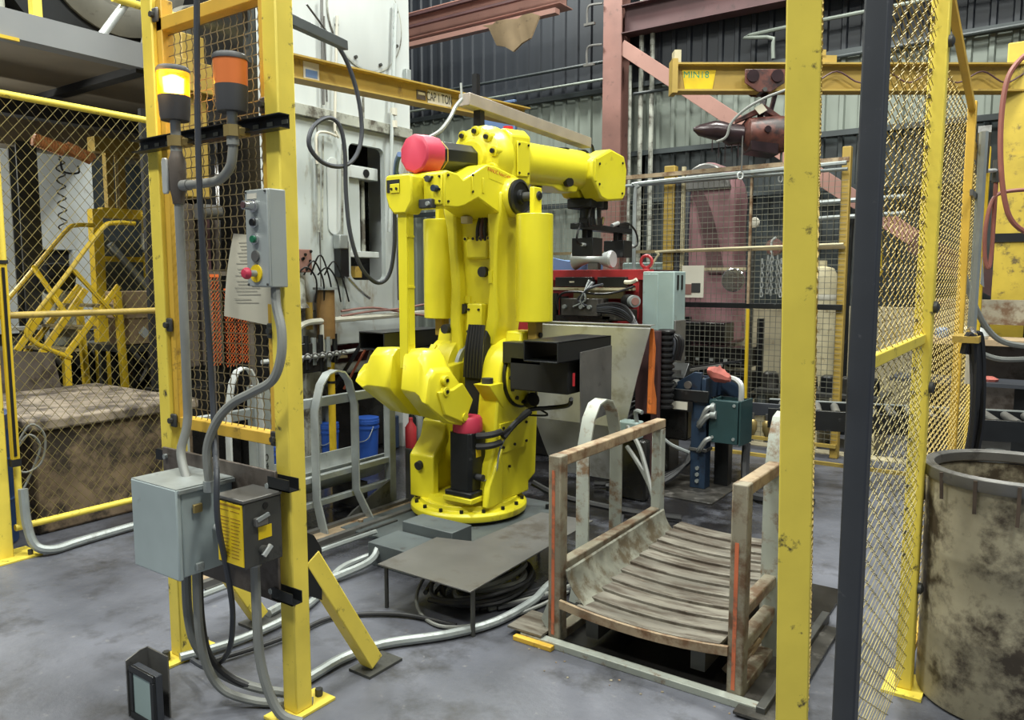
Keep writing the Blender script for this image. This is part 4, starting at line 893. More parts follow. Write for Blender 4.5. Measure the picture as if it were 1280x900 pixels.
# right side plate of the turret
rp = [(-.17,.13),(.30,.13),(.30,.20),(.385,.24),(.40,.55),(.42,.9)]+arc(.20,.96,.245,-5,175,14)+[(-.06,.90),(-.09,.70),(-.10,.52),(-.16,.40),(-.19,.22)]
mk('side_frame', B().prism(rpoly(rp),'x',RX+.14,RX+.30), YM, RB, bev=.014)
mk('front_gusset', B().prism(rpoly([(-.22,.13),(-.05,.13),(-.05,.50),(-.20,.27)]),'x',RX+.275,RX+.325), YM, RB, bev=.01)
mk('cover_plate', B().prism(rpoly([(-.06,.46),(.26,.46),(.28,.50),(.28,.66),(-.06,.66)]),'x',RX+.30,RX+.312), YM, RB, bev=.003)
for (y,z) in ((-.03,.50),(.24,.50),(-.03,.63),(.24,.63),(.1,.50),(.1,.63),(.04,.36),(-.1,.3)): mk('cover_bolt', B().cyl(r3(.31,y,z),r3(.322,y,z),.010,n=6), M['black'], RB)
mk('shelf_bracket', B().prism([(RY-.18,.93),(RY-.02,.93),(RY-.02,.76)],'x',RX+.18,RX+.31), YM, RB, bev=.006)
mk('rubber_stop', B().cyl(r3(.245,-.11,.93),r3(.245,-.11,.965),.038,n=18), M['rubber'], RB)
jf = mk('joint_flange', B().lathe(r3(.30,.20,.96),'x',[(.03,0),(.205,0),(.205,.03),(.16,.045),(.03,.045)],36), YM, RB)
mk('joint_gap', B().lathe(r3(.30,.20,.96),'x',[(.205,0),(.222,0),(.222,.018),(.205,.018)],36), M['black'], jf)
for k in range(14):
    a = 2*math.pi*k/14; mk('flange_bolt', B().cyl(r3(.33,.20+.18*math.cos(a),.96+.18*math.sin(a)),r3(.35,.20+.18*math.cos(a),.96+.18*math.sin(a)),.014,n=8), M['black'], jf)
# left side frame
lp = [(-.24,.13),(.25,.13),(.3,.5),(.36,.8)]+arc(.20,.96,.24,0,180,12)+[(-.08,.80),(-.10,.62),(-.16,.50),(-.25,.40),(-.25,.24)]
mk('side_frame', B().prism(rpoly(lp),'x',RX-.30,RX-.16), YM, RB, bev=.014)
mk('frame_rib', B().prism(rpoly([(-.26,.13),(-.20,.13),(-.20,.36),(-.09,.50),(-.07,.66),(-.12,.64),(-.15,.53),(-.26,.42)]),'x',RX-.31,RX-.10), YM, RB, bev=.01)
mk('rubber_stop', B().cyl(r3(-.215,-.24,.36),r3(-.215,-.285,.35),.030,n=18), M['rubber'], RB)
mk('turret_body', B().box(RX-.16,RX+.14,RY+.02,RY+.30,.17,.80), YM, RB, bev=.02)
sh = mk('shoulder_drum', B().lathe(r3(-.30,.20,.96),'x',[(.05,-.10),(.20,-.10),(.235,-.06),(.235,.0),(.215,.02),(.215,.09),(.25,.10),(.25,.15),(.19,.17),(.05,.17)],40), YM, RB, bev=.004)
mk('drum_rib', B().bar(r3(-.34,.05,1.14),r3(-.34,-.05,1.02),.03,.05,up=(1,0,0)), YM, sh, bev=.004)
mk('shoulder_core', B().cyl(r3(-.14,.20,.96),r3(.14,.20,.96),.175,n=32), YM, RB)
mk('collar', B().lathe(r3(-.12,.20,.96),'x',[(.18,0),(.215,.0),(.215,.03),(.18,.03)],36), M['galv'], RB)
# first axis motor
mt = mk('base_motor', B().prism([(RX+.15+p[0],RY-.20+p[1]) for p in ((-.09,-.07),(-.07,-.09),(.07,-.09),(.09,-.07),(.09,.07),(.07,.09),(-.07,.09),(-.09,.07))],'z',.24,.62), M['black_paint'], RB, bev=.004)
mk('motor_base', B().box(RX+.04,RX+.26,RY-.31,RY-.09,.205,.24), M['black_paint'], mt, bev=.008); mk('motor_foot', B().box(RX+.03,RX+.27,RY-.32,RY-.08,.17,.205), YM, mt, bev=.006)
mk('motor_cap', B().lathe(r3(.15,-.20,.62),'z',[(.02,0),(.098,0),(.100,.015),(.096,.085),(.085,.10),(.02,.10)],12), M['cap_red'], mt, label='crimson motor end cap')
mk('type_plate', B().box(RX+.241,RX+.244,RY-.23,RY-.18,.46,.54), M['label_yellow'], mt)
for z in (.60,.53): mk('connector', B().tube([r3(.24,-.22,z),r3(.29,-.20,z+.005),r3(.33,-.16,z+.012),r3(.345,-.10,z+.02)],.022,n=8), M['rubber'], mt)
mk('connector', B().cyl(r3(.24,-.22,.33),r3(.29,-.22,.33),.022), M['rubber'], mt)
# cable sleeve
cs = mk('cable_sleeve', B().prism([(RY-.02,.50),(RY+.06,.50),(RY+.06,1.22),(RY+.02,1.27),(RY-.02,1.2),(RY-.05,.98)],'x',RX+.0,RX+.15), M['black_matte'], RB, bev=.012)
for k in range(6): mk('sleeve_cable', B().tube([r3(.015+.025*k,-.055,.95),r3(.02+.025*k,-.045,1.12),r3(.02+.022*k,.0,1.30)],.0145,n=7), M['black'], cs)
mk('floor_cable', B().tube([r3(.04,.0,.52),r3(.12,.02,.3),r3(.10,.1,.2)],.03), M['black'], RB)
# upper arm: web with two flaring ribs
web = [(RX-.15,1.02),(RX-.02,.98),(RX+.10,1.02),(RX+.16,1.30),(RX+.165,1.6),(RX+.17,1.85),(RX+.20,2.02),(RX-.20,2.02),(RX-.19,1.85),(RX-.165,1.6),(RX-.17,1.30)]
ua = mk('upper_arm', B().prism(web,'y',RY+.13,RY+.30), YM, RB, bev=.02)
def ribpoly(side):
    if side < 0: pts = [(-.20,1.04),(-.215,1.30),(-.20,1.55),(-.215,1.75),(-.235,1.95),(-.27,2.10),(-.27,2.20),(-.17,2.20),(-.155,2.02),(-.15,1.80),(-.125,1.60),(-.13,1.30),(-.085,1.05),(-.12,.98)]
    else: pts = [(.17,1.16),(.20,1.34),(.185,1.55),(.19,1.80),(.20,1.95),(.225,2.06),(.225,2.18),(.12,2.18),(.115,2.05),(.125,1.80),(.13,1.60),(.11,1.36),(.07,1.16)]
    return [(RX+p[0],p[1]) for p in pts]
for s_ in (-1, 1): mk('arm_rib', B().prism(ribpoly(s_),'y',RY+.06,RY+.34), YM, ua, bev=.018)
mk('upper_recess', B().prism([(RX-.10,1.74),(RX+.09,1.74),(RX+.10,1.88),(RX-.11,1.88)],'y',RY+.10,RY+.135), YM, ua, bev=.02)
lc = mk('lower_cover', B().prism([(RX-.06,1.22),(RX+.075,1.22),(RX+.075,1.44),(RX-.045,1.44)],'y',RY+.05,RY+.14), YM, RB, bev=.008)
for (x,z) in ((-.04,1.25),(.055,1.25),(-.03,1.40),(.055,1.40)): mk('cover_bolt', B().cyl(r3(x,.05,z),r3(x,.04,z),.009,n=6), M['black'], lc)
for (x,z) in ((.045,1.655),(-.135,1.40)): mk('rubber_plug', B().cyl(r3(x,.13,z),r3(x,.095,z),.036,n=16), M['rubber'], RB)
mk('label_patch', B().box(RX-.125,RX-.075,RY+.118,RY+.13,1.44,1.49), YM, ua); mk('label_patch', B().box(RX+.135,RX+.165,RY+.05,RY+.06,1.58,1.66), YM, ua)
for x in (-.10,-.03,.03,.10): mk('lug', B().cyl(r3(x,.14,1.88),r3(x,.10,1.88),.018,n=12), YM, ua); 
for x in (-.10,-.03,.03,.10): mk('lug_bolt', B().cyl(r3(x,.10,1.88),r3(x,.094,1.88),.010,n=8), M['black'], ua)
mk('rubber_plug', B().cyl(r3(-.235,.08,1.26),r3(-.235,.03,1.26),.033,n=14), M['rubber'], RB)
for k in range(3): mk('arm_cable', B().tube([r3(.0+.035*k,.12,1.84),r3(.01+.03*k,.10,1.95),r3(.02+.02*k,.16,2.10)],.014,n=7), M['black' if k != 1 else 'rust_dark'], RB)
mk('grease_cup', B().box(RX-.09,RX-.03,RY+.04,RY+.10,1.98,2.03), M['cream'], RB, bev=.006)
# elbow knuckle with black bearing disc, balancers
kn = mk('elbow_knuckle', B().lathe(r3(.12,J3[0],J3[1]),'x',[(.04,0),(.125,0),(.130,.02),(.130,.12),(.115,.14),(.04,.14)],36), YM, RB, bev=.003)
mk('bearing_disc', B().lathe(r3(.26,J3[0],J3[1]),'x',[(.03,0),(.118,0),(.118,.02),(.10,.028),(.10,.02),(.05,.02),(.045,.05),(.02,.05)],36), M['black_paint'], kn)
mk('pivot_pin', B().cyl(r3(.28,J3[0],J3[1]),r3(.43,J3[0],J3[1]),.030,n=18), M['steel_dark'], RB)
mk('elbow_knuckle', B().lathe(r3(-.28,J3[0],J3[1]),'x',[(.04,0),(.12,0),(.12,.12),(.04,.12)],32), YM, RB, bev=.003)
mk('pivot_pin', B().cyl(r3(-.42,J3[0],J3[1]),r3(-.26,J3[0],J3[1]),.030,n=18), M['steel_dark'], RB)
for s_ in (1, -1):
    x = .405*s_; r = .122
    bc = mk('balancer_cylinder', B().lathe(r3(x,J3[0]-.02,0),'z',[(.02,1.325),(r-.004,1.325),(r,1.33),(r,2.025),(r-.004,2.03),(.02,2.03)],36), YM, RB, bev=.002)
    mk('rod_end', B().box(RX+x-.018,RX+x+.018,RY+J3[0]-.055,RY+J3[0]+.04,2.03,2.205), YM, bc, bev=.006)
    mk('rod_bolt', B().cyl(r3(x-.03*s_,J3[0],J3[1]),r3(x+.035*s_,J3[0],J3[1]),.020,n=10), M['black'], bc)
    mk('cylinder_seam', B().box(RX+x+.118,RX+x+.124,RY+J3[0]-.03,RY+J3[0]-.026,1.34,2.02), YM, bc)
    mk('lower_clevis', B().box(RX+x-.035,RX+x+.035,RY+J3[0]-.05,RY+J3[0]+.03,1.20,1.325), M['crane_ochre'], bc, bev=.006)
    mk('clevis_pin', B().cyl(r3(x-.05,J3[0]-.01,1.235),r3(x+.05,J3[0]-.01,1.235),.018,n=12), M['black'], bc)
    mk('balancer_lug', B().prism(rpoly([(.06,1.0),(.34,1.0),(.30,1.26),(.12,1.26)]),'x',RX+(.23 if s_ > 0 else -.36),RX+(.36 if s_ > 0 else -.23)), YM, RB, bev=.012)
# parallel link and its clevis
lk = mk('parallel_link', B().box(RX-.09,RX-.02,RY-.575,RY-.505,1.05,2.12), YM, RB, bev=.004)
mk('link_groove', B().box(RX-.021,RX-.017,RY-.56,RY-.52,1.2,2.0), M['robot_yellow'], lk)
for z in (1.55, 1.86): mk('link_web', B().box(RX-.018,RX-.012,RY-.57,RY-.51,z,z+.012), YM, lk)
cl = mk('link_clevis', B().prism([(RX-.165,2.11),(RX-.14,2.04),(RX-.10,2.0),(RX+.0,2.0),(RX+.05,2.07),(RX+.05,2.225),(RX+.03,2.235),(RX-.15,2.235),(RX-.165,2.22)],'y',RY-.60,RY-.47), YM, RB, bev=.012)
mk('clevis_recess', B().box(RX-.15,RX-.045,RY-.604,RY-.598,2.13,2.205), M['black_matte'], cl); mk('clevis_block', B().box(RX-.12,RX-.045,RY-.607,RY-.598,2.125,2.18), YM, cl, bev=.002)
for x in (-.105,-.065): mk('clevis_bolt', B().cyl(r3(x,-.607,2.15),r3(x,-.614,2.15),.008,n=6), M['black'], cl)
# rear casting of the forearm
rc = [(-.49,2.035),(-.36,2.04),(-.30,2.055),(-.16,2.115),(-.05,2.075),(.16,2.0),(.28,2.0),(.36,2.08),(.38,2.25),(.30,2.29),(.02,2.335),(-.07,2.335),(-.20,2.27),(-.31,2.215),(-.36,2.245),(-.47,2.255),(-.49,2.24)]
fc = mk('elbow_casting', B().prism(rpoly(rc),'x',RX-.16,RX+.215), YM, RB, bev=.010)
mk('end_cover', B().box(RX+.06,RX+.205,RY-.505,RY-.49,2.05,2.235), YM, fc, bev=.006)
for (x,z) in ((.075,2.07),(.19,2.07),(.075,2.215),(.19,2.215),(.135,2.215),(.19,2.14)): mk('cover_bolt', B().cyl(r3(x,-.505,z),r3(x,-.513,z),.007,n=6), M['black'], fc)
mk('round_plug', B().cyl(r3(.11,-.505,2.205),r3(.11,-.53,2.205),.020,n=14), M['post_slate'], fc); mk('round_plug', B().cyl(r3(.165,-.505,2.145),r3(.165,-.54,2.145),.020,n=14), M['blue_dark'], fc)
mk('connector_block', B().box(RX+.05,RX+.15,RY-.54,RY-.49,2.03,2.085), M['post_slate'], fc, bev=.006); mk('connector_nut', B().cyl(r3(.13,-.54,2.055),r3(.13,-.555,2.055),.014,n=8), M['galv'], fc)
for y in (-.22,-.11): mk('casting_rib', B().box(RX+.214,RX+.222,RY+y-.008,RY+y+.008,2.15,2.245), YM, fc, bev=.003)
for (y,z) in ((-.46,2.225),(-.46,2.07),(-.22,2.25),(-.22,2.15)): mk('casting_bolt', B().cyl(r3(.215,y,z),r3(.224,y,z),.008,n=6), M['black'], fc)
np_ = mk('name_band', B().prism(rpoly([(-.05,2.25),(.33,2.20),(.33,2.275),(-.05,2.325)]),'x',RX+.2145,RX+.2165), YM, fc)
text('lettering', 'FANUC', M['red_ink'], np_, r3(.2168,-.005,2.300), (0,1,-.12), (0,.12,1), .036, squash=.95)
text('lettering', 'Robot S-420', M['red_ink'], np_, r3(.2168,.125,2.284), (0,1,-.12), (0,.12,1), .030, squash=.85)
# forearm group: axis tilts gently upwards
SL = .055
def fz(y): return 2.405+SL*y
def fa(y, a=0, h=0): return r3(a, y, fz(y)+h)
def octo(y, r, a=0, h=0, n=8, ph=.5): return [fa(y, a+r*math.cos(2*math.pi*(k+ph)/n), h+r*math.sin(2*math.pi*(k+ph)/n)) for k in range(n)]
mo = mk('forearm_motor', B().loft([octo(-.34,.095,-.02,-.01),octo(.08,.095,-.02,-.01)]), M['black_paint'], RB, bev=.004)
mk('motor_cap', B().loft([octo(-.50,.105,-.02,-.01,10),octo(-.49,.118,-.02,-.01,10),octo(-.36,.122,-.02,-.01,10),octo(-.335,.118,-.02,-.01,10)]), M['cap_red'], mo, label='crimson ten-sided motor end cap')
mk('motor_strap', B().loft([octo(-.285,.097,-.02,-.01),octo(-.275,.097,-.02,-.01)]), M['crane_ochre'], mo)
mk('motor_plug', B().tube([fa(-.40,-.14,-.02),fa(-.36,-.17,-.05),fa(-.30,-.16,-.11)],.03), M['black'], mo)
mk('motor_cradle', B().prism(rpoly([(-.05,2.3),(.12,2.3),(.12,2.36),(-.05,2.34)]),'x',RX-.1,RX+.1), YM, RB)
hb = mk('hub_flange', B().loft([octo(.05,.10,0,0,28),octo(.06,.15,0,0,28),octo(.085,.20,0,0,28),octo(.15,.215,0,0,28),octo(.17,.225,0,0,28),octo(.23,.225,0,0,28),octo(.24,.20,0,0,28)]), YM, RB, bev=.004)
for k in range(10):
    a = 2*math.pi*(k+.3)/10; c = fa(.055,.175*math.cos(a),.175*math.sin(a))
    mk('hub_boss', B().cyl(c, fa(.12,.175*math.cos(a),.175*math.sin(a)), .034, n=12), YM, hb, bev=.003); mk('hub_bolt', B().cyl(fa(.038,.175*math.cos(a),.175*math.sin(a)), c, .016, n=8), M['black'], hb)
mk('motor_neck', B().loft([octo(.03,.11,0,0,24),octo(.08,.14,0,0,24)]), YM, RB)
gh = mk('gear_housing', B().loft([[fa(y, x*s, z*s) for (x,z) in ((-.21,-.17),(-.17,-.21),(.17,-.21),(.21,-.17),(.21,.15),(.16,.20),(-.16,.20),(-.21,.15))] for y, s in ((.22,.98),(.44,1.0),(.46,.9))]), YM, RB, bev=.012)
mk('side_cover', B().prism([(RY+.27,fz(.27)-.12),(RY+.41,fz(.41)-.12),(RY+.41,fz(.41)+.11),(RY+.27,fz(.27)+.11)],'x',RX+.21,RX+.222), YM, gh, bev=.004)
for (y,z) in ((.285,-.1),(.395,-.1),(.285,.09),(.395,.09)): mk('cover_bolt', B().cyl(fa(y,.222,z),fa(y,.23,z),.008,n=6), M['black'], gh)
mk('red_cap', B().cyl(fa(.40,.05,.20),fa(.40,.05,.235),.035,n=12), M['red_plain'], gh)
mk('lower_saddle', B().prism(rpoly([(.05,2.22),(.44,2.22),(.46,2.32),(.05,2.34)]),'x',RX-.17,RX+.17), YM, RB, bev=.012)
def tubering(y, r, n=32): return octo(y, r, 0, 0, n)
fa_ = mk('forearm', B().loft([tubering(.46,.195),tubering(.495,.195),tubering(.497,.158),tubering(.60,.158),tubering(1.28,.152),tubering(1.30,.160),tubering(1.44,.158)]), YM, RB, bev=.003)
mk('forearm_keel', B().prism(rpoly([(.60,fz(.6)-.10),(1.35,fz(1.35)-.10),(1.30,fz(1.3)-.185),(1.05,fz(1.05)-.185),(.95,fz(.95)-.155),(.62,fz(.62)-.15)]),'x',RX-.08,RX+.08), YM, fa_, bev=.01)
mk('oval_port', B().loft([[fa(1.22+.06*math.cos(2*math.pi*k/14), .045*math.sin(2*math.pi*k/14)+.0, .148+h) for k in range(14)] for h in (-.01,.012)]), M['black'], fa_)
mk('dark_port', B().loft([[fa(1.12+.055*math.cos(2*math.pi*k/12), .115+h, -.115+.035*math.sin(2*math.pi*k/12)) for k in range(12)] for h in (-.02,.012)]), M['black'], fa_)
mk('cable_clip', B().cbox(fa(.80,.03,-.165),.06,.05,.03), M['black'], fa_)
# wrist
wp = [(1.34,-.07),(1.50,-.225),(1.60,-.25),(1.88,-.235),(1.93,-.19),(1.95,.02),(1.90,.13),(1.66,.17),(1.45,.10),(1.34,.06)]
wr = mk('wrist_housing', B().prism([(RY+y, fz(y)+z) for y, z in wp],'x',RX+.03,RX+.195), YM, RB, bev=.016)
mk('wrist_housing', B().prism([(RY+y, fz(y)+z*.92) for y, z in wp],'x',RX-.17,RX+.0), YM, RB, bev=.016)
mk('wrist_core', B().cyl(fa(1.66,-.06,-.03),fa(1.66,.06,-.03),.15,n=24), M['black_paint'], RB)
mk('wrist_disc', B().cyl(fa(1.62,-.13,.02),fa(1.62,-.03,.02),.165,n=28), M['black_paint'], RB)
mk('wrist_strap', B().prism([(RY+1.385,fz(1.38)-.10),(RY+1.415,fz(1.4)-.10),(RY+1.415,fz(1.4)+.08),(RY+1.385,fz(1.38)+.08)],'x',RX+.155,RX+.20), YM, RB, bev=.004)
for (y,z) in ((1.46,-.12),(1.46,.04),(1.86,.07),(1.86,-.18)): mk('wrist_bolt', B().cyl(fa(y,.195,z),fa(y,.204,z),.010,n=6), M['black'], wr)
# tool mount and magnetic gripper
gp = mk('tool_flange', B().lathe(r3(0,1.67,0),'z',[(.03,2.30),(.11,2.30),(.11,2.20),(.09,2.19),(.09,2.12),(.075,2.11),(.075,2.06),(.03,2.06)],24), M['black_paint'], RB)
mk('flange_block', B().box(RX-.13,RX+.10,RY+1.50,RY+1.80,2.19,2.27), M['black_matte'], gp, bev=.01)
mk('tool_bracket', B().box(RX-.06,RX+.06,RY+1.58,RY+1.78,2.05,2.12), M['black_paint'], RB, bev=.006)
gb = mk('gripper_bar', B().box(RX-.05,RX+.05,RY+1.42,RY+2.36,2.015,2.065), M['black_paint'], RB, bev=.006)
for y in (1.62, 2.18):
    for q in (-.043, .043): mk('magnet_stem', B().box(RX-.02,RX+.02,RY+y+q-.012,RY+y+q+.012,1.95,2.02), M['black_matte'], gb)
    mk('magnet', B().box(RX-.10,RX+.10,RY+y-.085,RY+y+.085,1.80,1.95), M['black_paint'], gb, bev=.005, label='black square lifting magnet')
mk('gripper_cable', B().tube([r3(.03,2.05,2.07),r3(.05,2.25,2.11),r3(.05,2.42,2.05),r3(.05,2.48,1.95),r3(.04,2.42,1.90),r3(.02,2.30,1.90)],.009), M['black'], gb)
mk('gripper_cable', B().tube([r3(.03,1.6,2.07),r3(.05,1.42,2.04),r3(.05,1.36,1.95),r3(.04,1.40,1.90),r3(.03,1.54,1.89)],.009), M['black'], gb)
mk('cable_gland', B().cyl(r3(.02,2.29,1.90),r3(.04,2.40,1.91),.016), M['galv_light'], gb); mk('cable_gland', B().cyl(r3(.03,1.53,1.89),r3(.04,1.46,1.89),.014), M['galv_light'], gb)
mk('air_fitting', B().cyl(r3(.04,1.98,2.07),r3(.04,2.10,2.10),.018), M['galv_light'], gb); mk('air_fitting', B().cyl(r3(.05,1.78,2.07),r3(.05,1.80,2.13),.014), M['brass'], gb)
mk('valve_box', B().box(RX-.03,RX+.05,RY+2.1,RY+2.3,2.065,2.10), M['black'], gb)
mk('tool_hose', B().tube([r3(.07,1.55,2.2),r3(.1,1.46,2.1),r3(.07,1.52,2.04)],.010), M['black'], gb); mk('tool_hose', B().tube([r3(.09,1.60,2.2),r3(.12,1.55,2.1),r3(.09,1.62,2.06)],.008), M['galv'], gb)
# counterweight
def cwring(a, top, fr, lo, back=0.0):
    """section at offset a: top height, front face position, bottom height"""
    m = (top+lo)/2
    return [r3(a,fr+.05,top),r3(a,fr,top-.045),r3(a,fr-.03,lo+.235*(top-lo)/.5+.0),r3(a,fr-.015,lo+.21*(top-lo)/.5),r3(a,fr+.16,lo+.02),r3(a,-.28,lo-.02),r3(a,-.20,lo+.14*(top-lo)/.5),r3(a,-.32,top-.12*(top-lo)/.5),r3(a,-.40,top-.005)]
st = [(-0.47,1.03,-0.56,0.89),(-0.455,1.05,-0.575,0.85),(-0.39,1.07,-0.58,0.77),(-0.345,1.155,-0.58,0.73),(-0.325,1.168,-0.58,0.72),(-0.2,1.172,-0.58,0.715),(-0.165,1.165,-0.56,0.715),(-0.15,1.16,-0.46,0.715),(-0.085,1.16,-0.46,0.715),(-0.07,1.165,-0.56,0.71),(-0.04,1.175,-0.59,0.71),(0.082,1.17,-0.6,0.7),(0.116,1.13,-0.6,0.7),(0.139,1.065,-0.6,0.69),(0.167,1.05,-0.6,0.69),(0.177,1.03,-0.585,0.695)]
cw = mk('counterweight', B().loft([cwring(*q) for q in st]), YM, RB, bev=.016, seg=3, ang=50)
for z in (.985,.915):
    bs = mk('weight_boss', B().cyl(r3(.17,-.47,z),r3(.205,-.47,z),.030,n=16), YM, cw, bev=.003); 
    mk('weight_bolt', B().cyl(r3(.205,-.47,z),r3(.212,-.47,z),.012,n=8), M['black'], cw)
mk('side_ear', B().prism(rpoly([(-.48,.77),(-.28,.685),(-.195,.83),(-.30,.95),(-.40,.92),(-.54,.92)]),'x',RX+.16,RX+.195), YM, cw, bev=.008)
mk('lower_boss', B().cyl(r3(.18,-.285,.73),r3(.203,-.285,.73),.026,n=14), YM, cw)
mk('rear_lever', B().prism(rpoly([(-.40,1.0),(.12,1.05),(.12,.88),(-.40,.80)]),'x',RX-.13,RX-.06), YM, RB, bev=.008)
# fork pockets
for s_, x0, x1 in ((1,.60,.85),(-1,-.82,-.57)):
    fp = mk('fork_pocket', B().rbox(RX+x0,RX+x1,RY-.22,RY+.45,1.105,1.235,.010), M['black_paint'], RB, bev=.003, label='black steel fork pocket tube')
mk('pocket_support', B().box(RX+.36,RX+.80,RY-.02,RY+.34,.89,1.105), M['black_matte'], RB, bev=.008)
mk('pocket_arm', B().box(RX+.30,RX+.60,RY-.02,RY+.10,1.06,1.20), M['black_paint'], RB, bev=.006)
mk('pocket_support', B().box(RX-.78,RX-.44,RY+.0,RY+.34,.95,1.105), M['black_matte'], RB, bev=.008)
sp = mk('splash_plate', B().prism(rpoly([(.03,1.155),(.44,1.17),(.44,.72),(.25,.71),(.04,.66)]),'x',RX+.853,RX+.861), M['steel_mid'], RB, label='bare grey steel splash plate')
mk('red_clip', B().box(RX+.838,RX+.85,RY-.03,RY-.02,.95,1.03), M['red_plain'], RB)
# cable looms on the right of the turret
lm = mk('cable_loom', B().tube([r3(.345,-.10,.60),r3(.36,-.02,.63),r3(.37,.06,.68),r3(.42,.12,.74),r3(.55,.18,.76),r3(.72,.12,.80),r3(.80,.02,.86)],.015,n=7), M['black'], RB)
mk('loom_wrap', B().tube([r3(.35,-.08,.58),r3(.37,.03,.66),r3(.43,.12,.735)],.020,n=7), M['rubber'], RB)
mk('thin_cable', B().tube([r3(.36,.0,.64),r3(.33,-.09,.50),r3(.32,-.12,.36),r3(.27,-.18,.30)],.006), M['galv'], RB)
mk('thin_cable', B().tube([r3(.37,.16,.80),r3(.42,.22,.74),r3(.5,.22,.70),r3(.40,.14,.70)],.007), M['black'], RB)
mk('cable_plug', B().cyl(r3(.345,.22,.78),r3(.40,.20,.80),.05,n=12), M['black'], RB)
mk('floor_loom', B().tube([r3(.3,.34,.18),r3(.5,.40,.10),r3(.9,.5,.05),r3(1.3,.62,.03)],.022), M['black'], RB)
# ================================================================== ROBOT PLATFORM, SHEET TABLE
t = thing('robot_platform', 'dark grey steel riser plate and step blocks under the robot', 'platform', (-3.1,3.8,0))
mk('base_plate', B().box(-3.66,-2.72,3.30,4.55,0,.02), M['riser_grey'], t, bev=.004)
mk('step_block', B().box(-3.06,-2.68,3.24,3.42,.02,.185), M['riser_grey'], t, bev=.004)
mk('step_block', B().box(-3.08,-2.72,2.98,3.23,0,.13), M['riser_grey'], t, bev=.004)
mk('apron_plate', B().box(-2.98,-2.70,3.3,3.75,.18,.19), M['riser_grey'], t, bev=.002) if False else None
for (x,y) in ((-2.78,3.36),(-2.78,3.5),(-2.78,4.4),(-3.6,4.45)): mk('anchor_bolt', B().cyl((x,y,.02),(x,y,.05),.016,n=6), M['black_paint'], t)
t = thing('sheet_table', 'low L-shaped grey steel sheet on rod legs in front of the robot', 'table', (-2.3,3.0,0))
poly = [(-2.619,2.596,0.220)[:2],(-2.039,2.589,0.220)[:2],(-2.09,3.80),(-2.42,3.76),(-2.44,3.12),(-2.64,3.06)]
mk('sheet', B().prism(poly,'z',.214,.221), M['plate_steel'], t, bev=.001)
for (x,y) in ((-2.585,2.62),(-2.05,2.62),(-2.10,3.45),(-2.40,3.7)): mk('leg', B().cyl((x,y,0),(x,y,.214),.011,n=8), M['steel_dark'], t)
t = thing('cable_nest', 'tangle of dark cables coiled on the floor under the steel sheet', 'cables', (-2.35,3.0,0))
rnd = random.Random(21)
for k in range(9):
    pts = []; cx, cy = -2.33+.08*rnd.random(), 3.0+.12*rnd.random(); r = .14+.10*rnd.random(); a0 = rnd.random()*6
    for j in range(9): a = a0+j*.75; pts.append((cx+r*math.cos(a)*.9, cy+r*1.25*math.sin(a)*1.1, .02+.012*k+.01*math.sin(j*1.7)))
    mk('cable', B().tube(pts, .010+.006*(k%3)/2, n=6), M[['rubber','black','flex_grey'][k%3]], t)
solo('floor_cable', B().tube([(-2.55,2.95,.14),(-2.50,2.75,.06),(-2.35,2.62,.015),(-2.15,2.62,.015),(-1.98,2.95,.015),(-1.93,3.5,.015),(-2.0,4.0,.015)],.009), M['flex_grey'], 'thin grey cable hanging out under the left corner of the steel sheet', 'cable')
for k in range(4): solo('floor_cable', B().tube([(-2.2+.03*k,2.8+.03*k,.016),(-2.05+.04*k,3.3,.016),(-2.02+.05*k,3.9,.016),(-2.3+.1*k,4.6,.016)],.012), M[['rubber','black','flex_grey','rubber'][k]], ['first dark cable running back from under the steel sheet beside the cart','second black cable running back from under the steel sheet','third grey cable running back from under the steel sheet','fourth dark cable running back from under the steel sheet, nearest the cart'][k], 'cable', group='cables beside the cart')
solo('platform_conduit', B().tube([(-2.95,2.2,.03),(-3.02,2.6,.03),(-3.0,2.9,.05),(-3.02,3.0,.10)],.022), M['galv'], 'galvanised conduit bending up to the left step block', 'conduit')
solo('platform_conduit', B().tube([(-3.35,2.1,.05),(-3.36,2.8,.05),(-3.34,3.3,.05)],.016), M['galv'], 'thin galvanised conduit running along the floor to the riser plate', 'conduit')
# ================================================================== TILT CART
t = thing('tilt_cart', 'rusty steel tilt cart with slatted trough and orange marked posts', 'cart', (-1.3,3.3,0))
for s_, x in ((-1,-1.715), (1,-.905)):
    y1 = 3.88 if s_ < 0 else 3.30
    p = mk('front_post', B().box(x-.031,x+.031,2.77,2.832,0,.845), M['cart_paint'], t, bev=.006)
    mk('paint_stripe', B().box(x-.012,x+.003,2.7685,2.7705,.04,.78 if s_ < 0 else .62), M['orange_stripe'], p, label='orange painted stripe')
    mk('side_rail', B().box(x-.028,x+.028,2.832,y1,.795,.845), M['cart_rust'], t, bev=.006)
    mk('rear_post', B().box(x-.028,x+.028,y1-.06,y1,0,.795), M['cart_grey'], t, bev=.006)
    mk('lower_rail', B().box(x-.026,x+.026,2.832,y1-.06,.315,.36), M['cart_paint'], t, bev=.006)
    mk('floor_runner', B().box(x-.03,x+.03,2.832,y1-.06,.0,.05), M['cart_paint'], t, bev=.004)
mk('lower_beam', B().box(-.931,-.879,2.832,3.3,.175,.225), M['cart_paint'], t, bev=.008)
